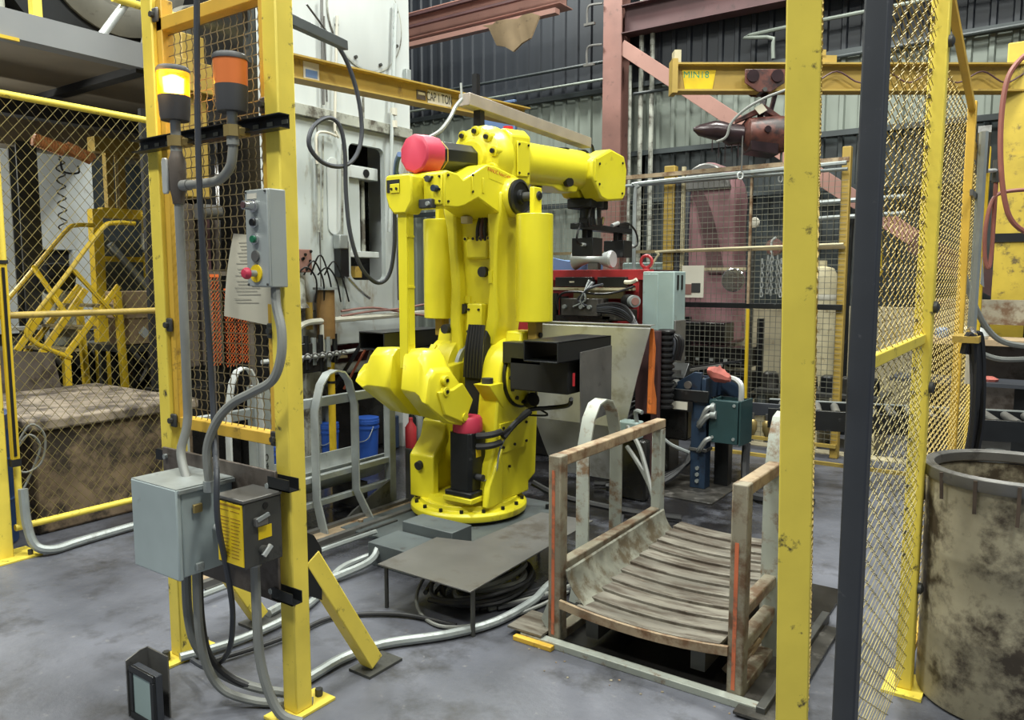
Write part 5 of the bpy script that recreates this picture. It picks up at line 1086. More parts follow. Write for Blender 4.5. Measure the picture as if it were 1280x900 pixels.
# trough: overlapping slats with a slight hollow
def tz(x, y): u = (x+1.31)/.36; return .180+.025*u*u+.075*(y-2.8)
ns = 11
for k in range(ns):
    y0 = 2.77+k*.103; y1 = y0+.112; rings = []
    for j in range(7):
        x = -1.60+.635*j/6
        rings.append([(x,y0,tz(x,y0)+.010),(x,y1,tz(x,y1)-.004),(x,y1,tz(x,y1)-.012),(x,y0,tz(x,y0)-.012)])
    mk('slat', B().loft(rings), M['cart_wood'], t, bev=.002)
rings = []
for j in range(9):
    a = j/8; x = -1.668+.10*a**1.5; z = .34-.145*a**.8
    rings.append([(x,2.79,z),(x,3.82,z+.02),(x+.008,3.82,z+.014),(x+.008,2.79,z-.006)])
mk('side_wing', B().loft(rings), M['wing_sheet'], t)
mk('front_lip', B().loft([[(x,2.755,tz(x,2.77)-.03),(x,2.755,tz(x,2.77)+.006),(x,2.772,tz(x,2.77)+.006),(x,2.772,tz(x,2.77)-.03)] for x in [-1.68+.75*j/8 for j in range(9)]]), M['cart_rust'], t)
for x in (-1.55, -1.07): mk('under_beam', B().box(x-.03,x+.03,2.82,3.85,.05,.135), M['steel_dark'], t)
mk('foot_flap', B().prism([(-1.80,.08),(-1.74,0),(-1.73,0),(-1.73,.20),(-1.76,.18)],'y',2.80,2.83), M['cart_grey'], t)
for k in range(4): mk('linkage', B().bar((-.98+.02*k,2.9+.16*k,.03),(-.90,3.02+.15*k,.16+.02*(k%2)),.05,.02), M['cart_rust'], t, bev=.004)
t = thing('cart_pit', 'oily steel base frame with yellow edged lip under the tilt cart', 'frame', (-1.3,3.2,0))
mk('pit_plate', B().box(-1.84,-.78,2.80,4.1,0,.012), M['oily'], t)
mk('front_angle', B().box(-1.86,-.80,2.720,2.765,0,.030), M['cart_grey'], t, bev=.003)
mk('yellow_edge', B().box(-1.88,-1.68,2.690,2.72,0,.022), M['frame_ochre'], t, bev=.003)
mk('right_angle', B().box(-.80,-.765,2.70,3.7,0,.045), M['steel_dark'], t, bev=.003)
mk('corner_plate', B().box(-1.93,-1.75,2.72,2.92,.035,.045), M['cart_wood'], t)
mk('drip_tray', B().box(-.87,-.70,2.66,3.6,.012,.022), M['oily_mid'], t)
for k in range(16):
    rnd = random.Random(k); x, y = -1.9+1.2*rnd.random(), 2.52+.2*rnd.random(); s_ = .002+.006*rnd.random()
    mk('floor_chip', B().lathe((x,y,0),'z',[(s_*.4,0),(s_,.001),(s_*.8,.003),(s_*.2,.004)],6), M['cart_paint' if k % 3 else 'cart_rust'], t)
t = thing('hoop_guard', 'worn cream hoop guard standing left of the tilt cart', 'guard', (-1.85,3.4,0), group='hoop guards beside the cart')
hoop(3.22,3.57,1.0,-1.83,t,'cart_grey',foot=-.02,w=.07,th=.012)
t = thing('hoop_guard', 'worn cream hoop guard standing right of the tilt cart', 'guard', (-.82,3.4,0), group='hoop guards beside the cart')
hoop(3.20,3.50,1.03,-.90,t,'cart_grey',foot=.03,w=.09,th=.014)
mk('cross_bar', B().box(-.93,-.88,3.22,3.48,.30,.34), M['cart_paint'], t)
# ================================================================== STAINLESS GUARD
t = thing('stainless_guard', 'tall tapered stainless splash guard sheet right behind the robot', 'guard sheet', (-2.95,5.1,0))
def sheet(poly, y0, y1, bend, th=.006):
    pass
b = B(); L_ = []
for (z, xl, xr, y) in ((.03,-3.30,-2.62,5.32),(.30,-3.34,-2.60,5.20),(.50,-3.36,-2.55,5.11),(.9,-3.38,-2.45,5.10),(1.25,-3.40,-2.35,5.09),(1.275,-3.40,-2.35,5.11)):
    L_.append([(xl,y,z),(xr,y,z),(xr,y+.007,z),(xl,y+.007,z)])
mk('sheet', b.loft(L_), M['stainless'], t, smooth=True, ang=20)
mk('top_flange', B().box(-3.40,-2.35,5.09,5.17,1.27,1.277), M['stainless'], t)
mk('rib', B().box(-3.0,-2.98,5.117,5.15,.5,1.26), M['steel_mid'], t)
t = thing('orange_bracket', 'notched orange steel bracket along the right edge of the stainless guard', 'bracket', (-2.43,5.3,.6))
mk('arm', B().prism([(5.16,.62),(5.25,.60),(5.25,.72),(5.20,.85),(5.22,1.1),(5.18,1.25)],'x',-2.40,-2.36), M['orange_steel'], t, bev=.006)
mk('spine', B().box(-2.56,-2.38,5.30,5.36,.0,1.22), M['rust_dark'], t)
# ================================================================== RED TRANSFER MACHINE
t = thing('transfer_machine', 'red framed transfer machine with valve blocks behind the stainless guard', 'machine', (-3.5,6.3,0))
def ra(px): return -3.76+(px-690)/125
def rz(py): return 1.69-(py-337)/140
mk('top_beam', B().box(-4.5,-2.80,6.0,6.12,1.60,1.69), M['red_paint'], t, bev=.004)
for x in (-4.4, -3.25, -2.92): mk('post', B().box(x-.03,x+.03,6.02,6.10,0,1.60), M['red_paint'], t, bev=.004)
mk('back_panel', B().box(-4.5,-2.85,6.14,6.17,.7,1.60), M['red_paint'], t)
mk('black_box', B().box(ra(698),ra(746),5.96,6.02,rz(358),rz(346)), M['black_paint'], t, bev=.004); mk('black_box', B().box(ra(752),ra(787),5.96,6.02,rz(358),rz(346)), M['black_paint'], t, bev=.004)
mk('box_label', B().box(ra(717),ra(723),5.957,5.961,rz(353),rz(351)), M['off_white'], t)
mk('ledge', B().box(ra(688),ra(795),5.9,6.05,rz(362),rz(359)), M['cream'], t); mk('ledge_plate', B().box(ra(720),ra(782),5.99,6.03,rz(372),rz(362)), M['cream'], t)
vb = mk('valve_block', B().box(ra(718),ra(764),5.80,6.0,rz(393),rz(372)), M['oily_mid'], t, bev=.005)
for px in (724, 745, 755): mk('valve_port', B().cyl((ra(px),5.80,rz(382)),(ra(px),5.77,rz(382)),.018,n=10), M['galv'], vb)
mk('lower_block', B().box(ra(708),ra(775),5.85,6.0,rz(400),rz(393)), M['oily'], t)
mk('guide_post', B().box(ra(690),ra(698),5.9,6.0,.9,rz(366)), M['orange_steel'], t, bev=.004)
mk('cylinder', B().cyl((ra(703),5.9,1.0),(ra(703),5.9,rz(366)),.03), M['oily'], t); mk('cylinder', B().cyl((ra(711),5.95,1.0),(ra(711),5.95,rz(370)),.04), M['black_paint'], t)
mk('motor', B().cyl((ra(792),5.9,rz(374)),(ra(806),5.78,rz(374)),.055,n=18), M['black_paint'], t); mk('motor_face', B().cyl((ra(806),5.78,rz(374)),(ra(811),5.745,rz(374)),.05,n=18), M['galv'], t); mk('motor_eye', B().cyl((ra(811),5.745,rz(374)),(ra(812),5.735,rz(374)),.032,n=14), M['rust_red'], t)
mk('air_fitting', B().tube([(ra(786),5.95,rz(352)),(ra(794),5.95,rz(352)),(ra(800),5.95,rz(349))],.018), M['off_white'], t)
mk('pipe_block', B().box(ra(765),ra(800),5.85,5.98,rz(398),rz(384)), M['oily_mid'], t, bev=.01)
def rp_(px, py, y=5.78): return (ra(px), y, rz(py))
mk('cable', B().tube([rp_(716,386),rp_(716,372),rp_(724,365),rp_(742,364),rp_(760,366),rp_(782,365),rp_(798,357,5.95)],.010), M['black'], t)
for k in range(4): mk('cable', B().tube([rp_(746+2*k,350+k,5.9),rp_(749,364),rp_(745-3*k+5,374),rp_(735+7*k,382)],.008), M['post_slate' if k % 2 else 'galv'], t)
mk('cable', B().tube([rp_(749,365),rp_(756,359),rp_(763,355,5.9)],.012), M['post_slate'], t)
for k in range(6):
    mk('hose', B().tube([rp_(765,380+1.4*k),rp_(785,377+2.2*k,5.75),rp_(806,380+2.6*k,5.65),rp_(822+k,392+2*k,5.55),rp_(824+1.2*k,404,5.5),(-2.36+.02*k,5.42,1.18),(-2.36+.02*k,5.42,1.0)],.013), M['black' if k != 2 else 'post_slate'], t)
mk('base', B().box(-4.5,-2.8,5.8,6.5,0,.7), M['oily'], t, bev=.02)
cr = B().lathe((-2.37,5.42,.62),'z',[x for k in range(14) for x in ((.052,.044*k),(.068,.044*k+.012),(.068,.044*k+.026),(.052,.044*k+.038))],16)
solo('corrugated_hose', cr, M['black'], 'thick black corrugated hose hanging vertically beside the orange bracket', 'hose')
t = thing('lifting_eye', 'red lifting eye standing on the right end of the red beam', 'eye bolt', (-2.84,6.05,1.69))
mk('ring', B().tube([(-2.84+.05*math.cos(a),6.05,1.755+.05*math.sin(a)) for a in [2*math.pi*k/12 for k in range(12)]],.014,closed=True,k=2), M['red_paint'], t); mk('shank', B().cyl((-2.84,6.05,1.69),(-2.84,6.05,1.71),.03), M['red_paint'], t)
t = thing('warning_horn', 'chrome double horn mounted on top of the red machine', 'horn', (-3.35,6.06,1.69))
mk('bell', B().lathe((-3.35,6.06,1.78),'x',[(.085,-.20),(.09,-.19),(.055,-.13),(.03,-.05),(.03,.05),(.06,.10),(.08,.17),(.07,.19),(.02,.19)],22), M['galv_light'], t); mk('bell_mouth', B().cyl((-3.551,6.06,1.78),(-3.545,6.06,1.78),.07), M['steel_dark'], t)
mk('bracket', B().box(-3.40,-3.30,6.03,6.09,1.69,1.75), M['steel_mid'], t)
solo('blue_tarp', B().loft([[(x,6.2,1.69),(x,6.2,1.80+.03*math.sin(x*9)),(x,6.5,1.80+.03*math.sin(x*7)),(x,6.5,1.69)] for x in [-4.4+.1*k for k in range(10)]]), M['blue_pale'], 'folded blue tarpaulin lying on the left end of the red machine', 'tarp')
solo('red_machine_top', B().box(-4.5,-2.82,6.18,6.6,1.62,1.69), M['rust_dark'], 'dark top tray behind the red beam', 'tray')
# cabinet
t = thing('control_cabinet', 'pale teal control cabinet standing right of the red machine', 'cabinet', (-2.65,6.1,0))
mk('body', B().box(-2.80,-2.52,5.90,6.14,.55,1.67), M['cab_teal'], t, bev=.008)
mk('door', B().box(-2.795,-2.66,5.893,5.90,.57,1.65), M['cab_teal'], t, bev=.003)
for y in (5.955, 6.04): mk('vent_slot', B().box(-2.52,-2.516,y,y+.035,1.52,1.64), M['black'], t)
mk('mirror_door', B().box(-2.52,-2.505,5.91,6.13,.75,1.27), M['steel_mid'], t, bev=.006); mk('plinth', B().box(-2.78,-2.54,5.92,6.12,0,.55), M['oily'], t)
# ================================================================== BLUE CONVEYOR STAND
t = thing('blue_conveyor', 'oily dark blue conveyor stand with thick posts right of the stainless guard', 'conveyor', (-2.3,5.7,0))
mk('front_post', B().box(-2.20,-2.08,5.53,5.64,.012,.70), M['blue_dark'], t, bev=.004)
mk('rear_post', B().box(-2.08,-1.97,5.72,5.82,.012,.70), M['black_paint'], t, bev=.004)
mk('rear_post', B().box(-2.85,-2.75,5.9,6.0,.012,.70), M['blue_dark'], t, bev=.004) if False else None
mk('base_plate', B().box(-2.62,-1.90,5.20,5.86,0,.012), M['oily_mid'], t, bev=.002)
mk('clamp_strap', B().box(-2.21,-2.07,5.52,5.65,.30,.325), M['steel_mid'], t, bev=.004)
for z in (.07,.12,.17): mk('bolt', B().cyl((-2.14,5.53,z),(-2.14,5.515,z),.016,n=6), M['galv'], t)
mk('side_beam', B().box(-2.76,-2.06,5.50,5.53,.68,.77), M['black_paint'], t, bev=.004)
mk('side_beam', B().box(-2.76,-1.95,5.86,5.90,.68,.84), M['blue_dark'], t, bev=.004)
mk('end_plate', B().box(-2.12,-2.09,5.52,5.90,.70,.86), M['blue_dark'], t, bev=.004)
mk('belt_guard', B().prism([(-2.42,.76),(-2.14,.74),(-2.14,.90),(-2.2,.90)],'y',5.56,5.60), M['blue_dark'], t, bev=.004)
for k in range(5): mk('roller', B().cyl((-2.72+.12*k,5.54,.80),(-2.72+.12*k,5.86,.80),.03), M['roller'], t)
mk('guide_bar', B().bar((-2.62,5.5,.86),(-2.0,6.05,.955),.02,.02), M['black_paint'], t); mk('guide_bar', B().bar((-2.66,5.45,.83),(-2.1,5.9,.93),.02,.02), M['steel_mid'], t)
mk('guard_handle', B().tube([(-2.1,5.8,.84),(-1.98,5.75,.85),(-1.90,5.70,.835),(-1.87,5.68,.79),(-1.87,5.68,.66)],.022), M['galv_light'], t)
tag_ = mk('data_plate', B().box(-2.42,-2.22,5.492,5.50,.615,.675), M['off_white'], t)
mk('plate_holder', B().box(-2.46,-2.18,5.50,5.51,.60,.69), M['black'], t)
mk('drive_box', B().box(-2.72,-2.24,5.55,5.85,.36,.68), M['oily'], t, bev=.02)
mk('hose_clamp', B().box(-2.56,-2.42,5.30,5.42,.45,.60), M['cab_teal'], t, bev=.01)
for k in range(4): mk('drive_cable', B().tube([(-2.60+.05*k,5.45,.66),(-2.70+.03*k,5.30,.60-.04*k),(-2.66,5.25,.45),(-2.58+.04*k,5.40,.35)],.014), M['black' if k % 2 else 'rubber'], t)
for k in range(3): mk('floor_hose', B().tube([(-2.20,5.62,.36-.02*k),(-2.24,5.5,.18),(-2.36-.05*k,5.3,.06),(-2.60-.1*k,5.1,.04)],.024), M['black' if k else 'rubber'], t)
mk('bent_pipe', B().tube([(-2.42,5.35,.40),(-2.36,5.33,.42),(-2.28,5.36,.36),(-2.18,5.45,.30)],.014), M['galv'], t)
mk('pipe_knob', B().lathe((-2.42,5.36,.40),'z',[(.02,0),(.03,.01),(.03,.05),(.01,.06)],10), M['galv'], t)
t = thing('teal_junction_box', 'dark teal electrical box with loose wires on the blue conveyor stand', 'electrical box', (-1.93,5.6,.38))
mk('case', B().box(-2.05,-1.83,5.50,5.56,.39,.71).box(-2.05,-2.03,5.56,5.71,.39,.71), M['teal_box'], t, bev=.004)
mk('case_back', B().box(-2.05,-1.83,5.71,5.72,.39,.71), M['teal_box'], t); mk('open_door', B().bar((-1.815,5.50,.55),(-1.80,5.72,.55),.012,.33), M['teal_box'], t)
for (x,z) in ((-2.02,.68),(-1.86,.68),(-2.02,.43),(-1.86,.43)): mk('screw', B().cyl((x,5.50,z),(x,5.493,z),.012,n=8), M['galv'], t)
for k in range(7): mk('wire', B().tube([(-1.828,5.60,.62-.02*k),(-1.81,5.585,.55+.02*(k%3)),(-1.818,5.62,.48),(-1.83,5.66,.44+.02*k)],.006,n=5), M['blue_pale' if k % 2 else 'galv_light'], t)
for k, (z0, z1, r) in enumerate(((.655,.52,.02),(.60,.50,.022),(.42,.31,.02))): mk('conduit', B().tube([(-2.03,5.49,z0),(-2.06,5.47,z0-.02),(-2.10,5.48,z1+.03),(-2.13,5.51,z1)],r), M['conduit'], t)
mk('hub', B().cyl((-2.00,5.49,.655),(-2.03,5.49,.655),.03), M['galv'], t); mk('hub', B().cyl((-1.99,5.49,.60),(-2.03,5.49,.60),.03), M['galv'], t)
rg = random.Random(4); b = B(); rings = []
for i in range(9):
    t_ = i/8; rr_ = .055*math.sin(math.pi*(.12+.8*t_))+.008; rings.append([(-2.10+.17*t_+.0, 5.60+rr_*math.cos(a)*1.2, .862+.055-.05*t_+ (rr_*math.sin(a)*(.7+.5*rg.random()))) for a in [2*math.pi*k/9 for k in range(9)]])
solo('red_rag', b.loft(rings), M['rag'], 'crumpled red rag lying on the blue conveyor stand', 'rag')
t = thing('pendant_box', 'small black control box with red lamp on the blue conveyor', 'control box', (-2.5,5.75,.83))
mk('case', B().prism([(5.62,.835),(5.78,.835),(5.80,.93),(5.72,.95)],'x',-2.52,-2.30), M['black_paint'], t, bev=.008); mk('lamp', B().cyl((-2.48,5.64,.87),(-2.48,5.615,.862),.025,n=14), M['cap_red'], t); mk('panel', B().box(-2.44,-2.34,5.645,5.655,.86,.90), M['steel_mid'], t)
mk('foot', B().box(-2.5,-2.32,5.64,5.78,.825,.836), M['black'], t)
solo('ground_hose', B().tube([(-1.84,5.75,.36),(-1.80,5.62,.12),(-1.72,5.5,.04),(-1.55,5.45,.04),(-1.3,5.6,.04)],.032), M['rubber'], 'thick dark hose curving onto the floor right of the teal box', 'hose')
for k in range(2): solo('grey_hose', B().tube([(-2.45,4.95,.55-.15*k),(-2.30,4.85,.42-.12*k),(-2.15,4.72,.18),(-2.05,4.62,.03)],.017), M['flex_grey'], ['upper grey hose arching down beside the left hoop of the cart','lower grey hose sloping down beside the left hoop of the cart'][k], 'hose')
t = thing('pump_unit', 'dark oily pump unit behind the left side of the tilt cart', 'pump', (-2.4,5.05,0))
mk('pump_case', B().box(-2.55,-2.32,4.98,5.08,.0,.45), M['oily'], t, bev=.02); mk('pump_head', B().box(-2.54,-2.38,4.96,5.08,.45,.58), M['cab_teal'], t, bev=.012)
mk('pump_pipe', B().tube([(-2.4,5.0,.58),(-2.4,4.98,.66),(-2.34,4.96,.66)],.016), M['galv'], t)
# ================================================================== BACK FENCE AND WHAT STANDS BEHIND IT
t = thing('back_fence', 'long wire mesh fence with brown top bar at the back of the cell', 'fence', (-3,7.2,0))
b = B()
for k in range(int(3.9/.052)): b.wire((-5.4+k*.052,7.2,.12),(-5.4+k*.052,7.2,2.55),.0028)
mk('mesh_upright', b, M['wire_grey'], t, smooth=False, kind='stuff')
b = B()
for k in range(int(2.43/.052)): b.wire((-5.4,7.203,.12+k*.052),(-1.5,7.203,.12+k*.052),.0028)
mk('mesh_cross_wire', b, M['wire_grey'], t, smooth=False, kind='stuff')
mk('top_bar', B().box(-5.4,-1.5,7.21,7.25,2.62,2.66), M['cart_rust'], t)
mk('top_pipe', B().tube([(-5.4,7.17,2.55),(-1.5,7.17,2.55)],.016), M['galv'], t)
mk('middle_bar', B().box(-5.4,-1.5,7.18,7.22,1.335,1.385), M['black_paint'], t, bev=.003) 
mk('upper_bar', B().box(-5.4,-1.5,7.195,7.21,1.87,1.90), M['wire_brown'], t)
mk('bottom_bar', B().box(-5.4,-1.5,7.18,7.22,.10,.13), M['wire_ochre'], t)
for x in (-5.2, -3.16): mk('post', B().box(x-.055,x+.055,7.22,7.31,0,2.72), M['crane_ochre'], t, bev=.006)
mk('thin_post', B().box(-3.03,-3.0,7.22,7.26,1.3,2.7), M['cream'], t); mk('dark_post', B().box(-3.09,-3.04,7.22,7.27,0,2.55), M['post_slate'], t)
mk('yellow_upright', B().box(-2.335,-2.31,7.16,7.19,.10,1.33), M['mach_yellow'], t); mk('brown_upright', B().box(-2.335,-2.315,7.16,7.19,1.38,2.62), M['cart_rust'], t)
mk('black_post', B().box(-1.93,-1.89,7.22,7.26,0,1.34), M['black_paint'], t); mk('end_post', B().box(-1.56,-1.49,7.22,7.30,0,2.75), M['crane_ochre'], t, bev=.005)
solo('fence_conduit', B().tube([(-3.48,7.12,1.55),(-3.48,7.12,2.42),(-3.44,7.12,2.53),(-3.34,7.12,2.56),(-1.5,7.12,2.595)],.020), M['galv'], 'pale conduit rising beside the ochre post and turning along the back fence', 'conduit')
solo('fence_conduit', B().tube([(-3.30,7.14,1.72),(-3.22,7.14,1.85),(-3.1,7.14,1.885),(-1.5,7.14,1.91)],.012), M['cream'], 'thin cream conduit with a bend at mid height of the back fence', 'conduit')
solo('beige_plinth', B().box(-3.75,-3.25,7.4,7.7,0,1.78), M['cab_teal'], 'beige green cabinet behind the back fence left of the ochre post', 'cabinet', bev=.01)
t = thing('pink_hood', 'tall rounded pinkish steel hood behind the back fence', 'hood', (-3.1,8.2,0))
hp = [(-3.46,.9),(-2.80,.9),(-2.82,2.3)]+[(-3.14+.33*math.cos(a),2.45+.42*math.sin(a)) for a in [math.radians(-10+200*k/16) for k in range(17)]]+[(-3.47,2.3)]
mk('shell', B().prism(hp,'y',8.15,8.6), M['chute_pink'], t, bev=.05, seg=3)
mk('hood_lid', B().prism([(-3.14+.30*math.cos(a),2.47+.385*math.sin(a)) for a in [math.radians(15+150*k/12) for k in range(13)]],'y',8.10,8.16), M['steel_mid'], t, bev=.02)
fl = B(); fl.loft([[(-3.38+.05*k,8.13,2.62-.12*k*k*.22),(-3.26+.06*k,8.13,2.62-.12*k*k*.22),(-3.26+.06*k,8.16,2.60-.12*k*k*.22),(-3.38+.05*k,8.16,2.60-.12*k*k*.22)] for k in range(7)])
mk('sash', fl, M['rust_dark'], t); mk('hood_foot', B().box(-3.4,-2.9,8.2,8.55,0,.9), M['oily'], t)
mk('duct_pipe', B().tube([(-3.3,8.05,2.55),(-3.3,8.02,2.0),(-3.3,8.05,1.6)],.03), M['post_slate'], t)
mk('shelf_bar', B().box(-3.32,-2.6,7.9,7.94,1.70,1.73), M['cream'], t)
t = thing('safety_sign', 'white safety sign with red and black print hung on the back fence', 'sign', (-2.85,7.16,1.4))
mk('board', B().box(-2.98,-2.76,7.165,7.175,1.43,1.74), M['off_white'], t); mk('red_print', B().box(-2.97,-2.88,7.160,7.166,1.46,1.56), M['rust_red'], t); mk('dark_print', B().box(-2.88,-2.79,7.160,7.166,1.48,1.57), M['ink'], t)
def chain_hang(x, y, z0, z1, parent):
    b = B(); n = int((z1-z0)/.045)
    for k in range(n):
        z = z1-.045*k; ax = (1,0) if k % 2 else (0,1)
        b.tube([(x+ax[0]*.014*math.cos(a),y+ax[1]*.014*math.cos(a),z-.022+.028*math.sin(a)) for a in [2*math.pi*q/6 for q in range(6)]],.006,n=4,k=1,closed=True)
    return mk('chain', b, M['galv_light'], parent, kind='stuff')
t = thing('chain_bundle', 'bundle of bright lifting chains hung behind the yellow fence bar', 'chain', (-2.2,7.45,1.4))
for k in range(5): chain_hang(-2.28+.045*k, 7.42+.03*(k%2), 1.42+.03*(k%2), 1.86-.03*abs(k-2), t)
mk('hook', B().tube([(-2.2,7.43,1.86),(-2.2,7.43,1.96),(-2.16,7.43,2.0)],.012), M['galv_light'], t); mk('hook_bar', B().box(-2.4,-1.95,7.44,7.47,1.99,2.02), M['steel_dark'], t); mk('bar_leg', B().box(-2.4,-2.37,7.44,7.47,0,1.99), M['steel_dark'], t); mk('bar_leg', B().box(-1.98,-1.95,7.44,7.47,0,1.99), M['steel_dark'], t)
solo('mirror_plate', B().lathe((-2.62,7.6,1.60),'y',[(.02,-.01),(.11,-.01),(.12,0),(.11,.01),(.02,.01)],20), M['chrome'], 'round shiny plate hanging behind the back fence by the sign', 'plate')
solo('pressure_gauge', B().lathe((-2.52,7.9,2.18),'y',[(.01,-.03),(.05,-.03),(.055,0),(.02,.02)],18), M['off_white'], 'small white gauge behind the back fence right of the pink hood', 'gauge')
solo('red_valve', B().lathe((-2.25,7.7,1.92),'y',[(.02,-.05),(.08,-.04),(.085,0),(.05,.08)],16), M['rust_red'], 'dull red round valve behind the back fence above the chains', 'valve')
t = thing('pale_tank', 'pale cream tank standing behind the back fence right of the chains', 'tank', (-2.0,8.42,0))
mk('tank', B().lathe((-2.0,8.42,0),'z',[(.20,0),(.20,1.62),(.15,1.72),(.08,1.74),(.08,1.8)],24), M['cream'], t); mk('tank_band', B().lathe((-2.0,8.42,1.40),'z',[(.203,0),(.206,.01),(.206,.04),(.203,.05)],24), M['off_white'], t)
mk('tank_valve', B().cyl((-2.0,8.24,1.6),(-2.0,8.14,1.6),.03), M['galv'], t)
mk('side_pipe', B().tube([(-1.70,8.42,0),(-1.70,8.42,2.1),(-1.58,8.42,2.25),(-1.05,8.42,2.3)],.025), M['black_paint'], t)
for z in (2.22, 2.38): solo('pipe_stub', B().tube([(-2.1,8.3,z),(-1.2,8.3,z+.02)],.025), M['galv'], 'lower grey pipe stub high behind the back fence' if z < 2.3 else 'upper grey pipe stub high behind the back fence', 'pipe')
# low pale wall, rack of black blanks and round parts
solo('pale_wall', B().box(-4.2,-.66,8.7,8.85,0,1.32), M['pale_concrete'], 'low pale concrete wall behind the back fence', 'wall')
t = thing('bin_rack', 'black steel rack with dark bins behind the back fence, right of the cabinet', 'rack', (-2.9,8.2,0))
mk('rack_frame', B().box(-3.3,-2.42,7.72,8.06,.40,.44), M['black_paint'], t)
for x in (-3.26,-2.46): mk('leg', B().box(x-.03,x+.03,8.0,8.06,0,1.2), M['black_paint'], t)
for k in range(3):
    for j in range(3 if k < 2 else 2): mk('bin', B().box(-3.22+.26*j,-2.99+.26*j,7.70,8.0,.46+.25*k,.66+.25*k), M['oily' if (k+j) % 2 else 'black_paint'], t, bev=.01)
for k in range(5): mk('bin_tag', B().box(-3.18+.15*k,-3.14+.15*k,7.695,7.70,.76,.79), M['galv_light'], t)
t = thing('parts_pallet', 'low pallet of round dark castings behind the back fence', 'pallet', (-2.0,7.8,0))
mk('deck', B().box(-2.36,-1.2,7.5,8.1,.30,.36), M['pale_concrete'], t); mk('deck', B().box(-2.36,-1.2,7.55,8.1,.5,.53), M['steel_dark'], t)
for x in (-2.30,-1.8,-1.3): mk('block', B().box(x-.05,x+.05,7.55,8.15,0,.30), M['cream'], t); mk('block', B().box(x-.04,x+.04,7.6,8.05,.36,.5), M['riser_grey'], t)
for k in range(6):
    x = -2.26+.185*k; solo('round_casting', B().lathe((x,7.75,.53),'z',[(.03,0),(.075,0),(.085,.05),(.075,.14),(.05,.16),(.03,.16)],18), M['black_paint' if k % 2 else 'oily_mid'], ['first','second','third','fourth','fifth','sixth'][k]+' round dark casting from the left on the pallet behind the fence', 'casting', group='castings on the pallet')
solo('bright_floor_sheet', B().box(-2.4,-.9,7.35,7.52,0,.01), M['pale_concrete'], 'pale sheet lying on the floor under the parts pallet', 'sheet')
# ================================================================== JIB CRANE WITH HOIST
CR = V(.819,.574,0)                                 # direction the jib is swung to
t = thing('jib_crane', 'ochre jib crane on a thick yellow mast with number plate at its tip', 'crane', (-.24,8.62,0))
JA = V(-2.93,6.80,3.43); JB = JA+CR*3.55
mk('boom', B().ibeam(JA,JB,.16,.25,.016,.012), M['crane_ochre'], t, smooth=False)
JF = JA-V(-.574,.819,0)*0
def jb(u, off, z): return JA+CR*u+V(.574,-.819,0)*off+V(0,0,z)
def jplate(u0,u1,z0,z1,o0,o1,m,nm,par,skew=0):
    b = B(); q = [jb(u0,o0,z1),jb(u1,o0,z1),jb(u1-skew,o0,z0),jb(u0+skew,o0,z0),jb(u0,o1,z1),jb(u1,o1,z1),jb(u1-skew,o1,z0),jb(u0+skew,o1,z0)]
    b.add(q,[(0,1,2,3),(7,6,5,4),(0,4,5,1),(1,5,6,2),(2,6,7,3),(3,7,4,0)]); return mk(nm,b,M[m],par,smooth=False)
np2 = jplate(.05,.36,-.10,.075,.008,.013,'label_yellow','number_plate',t,skew=.03)
text('lettering','MIN18',M['green_ink'],np2,jb(.18,.0135,.03),CR,(0,0,1),.085)
jplate(-.05,.0,-.14,.16,-.08,.08,'crane_ochre','end_stop',t); jplate(-.03,.03,.12,.24,-.06,.06,'cream','end_tab',t)
jplate(1.02,1.45,.125,.20,-.03,.03,'crane_ochre','knee_plate',t); jplate(1.15,1.35,.18,.25,-.03,.03,'crane_ochre','knee_plate',t)
mk('mast', B().box(-.46,-.20,8.55,8.80,0,3.75), M['mast_yellow'], t, bev=.01, label='thick yellow mast with worn paint')
mk('mast_face', B().box(-.465,-.195,8.535,8.552,.1,2.75), M['mast_yellow'], t)
mk('mast_base', B().box(-.6,-.06,8.4,8.9,0,.10), M['steel_mid'], t); mk('mast_hub', B().lathe((.05,8.36,.0),'z',[(.02,0),(.14,0),(.15,.02),(.15,.14),(.10,.15),(.02,.15)],10), M['galv'], t) if False else None
mk('mast_strap', B().box(-.48,-.18,8.52,8.83,1.95,2.03), M['black_paint'], t)
b = B(); b.tube([jb(1.0+.22*k,.06,.05-.10*(k%2)) for k in range(13)],.008,n=5); mk('festoon_cable', b, M['rust_dark'], t)
h = thing('chain_hoist', 'greasy dark red electric hoist hanging from the jib beam trolley', 'hoist', tuple(jb(.78,0,-.45)))
for s_ in (-1,1):
    pl = [(.60,.06),(.96,.06),(.96,-.06),(.84,-.14),(.72,-.14),(.60,-.06)]
    b = B(); n=len(pl); b.add([jb(u,.09*s_,z) for u,z in pl]+[jb(u,.10*s_,z) for u,z in pl],[tuple(range(n)),tuple(range(2*n-1,n-1,-1))]+[(k,(k+1)%n,n+(k+1)%n,n+k) for k in range(n)]); mk('trolley_plate', b, M['hoist_red'], h, bev=.004)
    for u in (.67,.89): mk('trolley_wheel', B().cyl(jb(u,.05*s_,.0),jb(u,.115*s_,.0),.055,n=18), M['hoist_dark'], h)
mk('trolley_pin', B().cyl(jb(.78,-.12,-.12),jb(.78,.12,-.12),.02), M['steel_dark'], h)
mk('link', B().bar(jb(.82,0,-.12),jb(.78,0,-.34),.05,.03), M['hoist_dark'], h); mk('link', B().bar(jb(.92,0,-.10),jb(.86,0,-.36),.05,.03), M['hoist_dark'], h)
def hring(u, r, z, n=14, sq=1.0): return [jb(u, r*math.cos(2*math.pi*k/n), z+r*sq*math.sin(2*math.pi*k/n)) for k in range(n)]
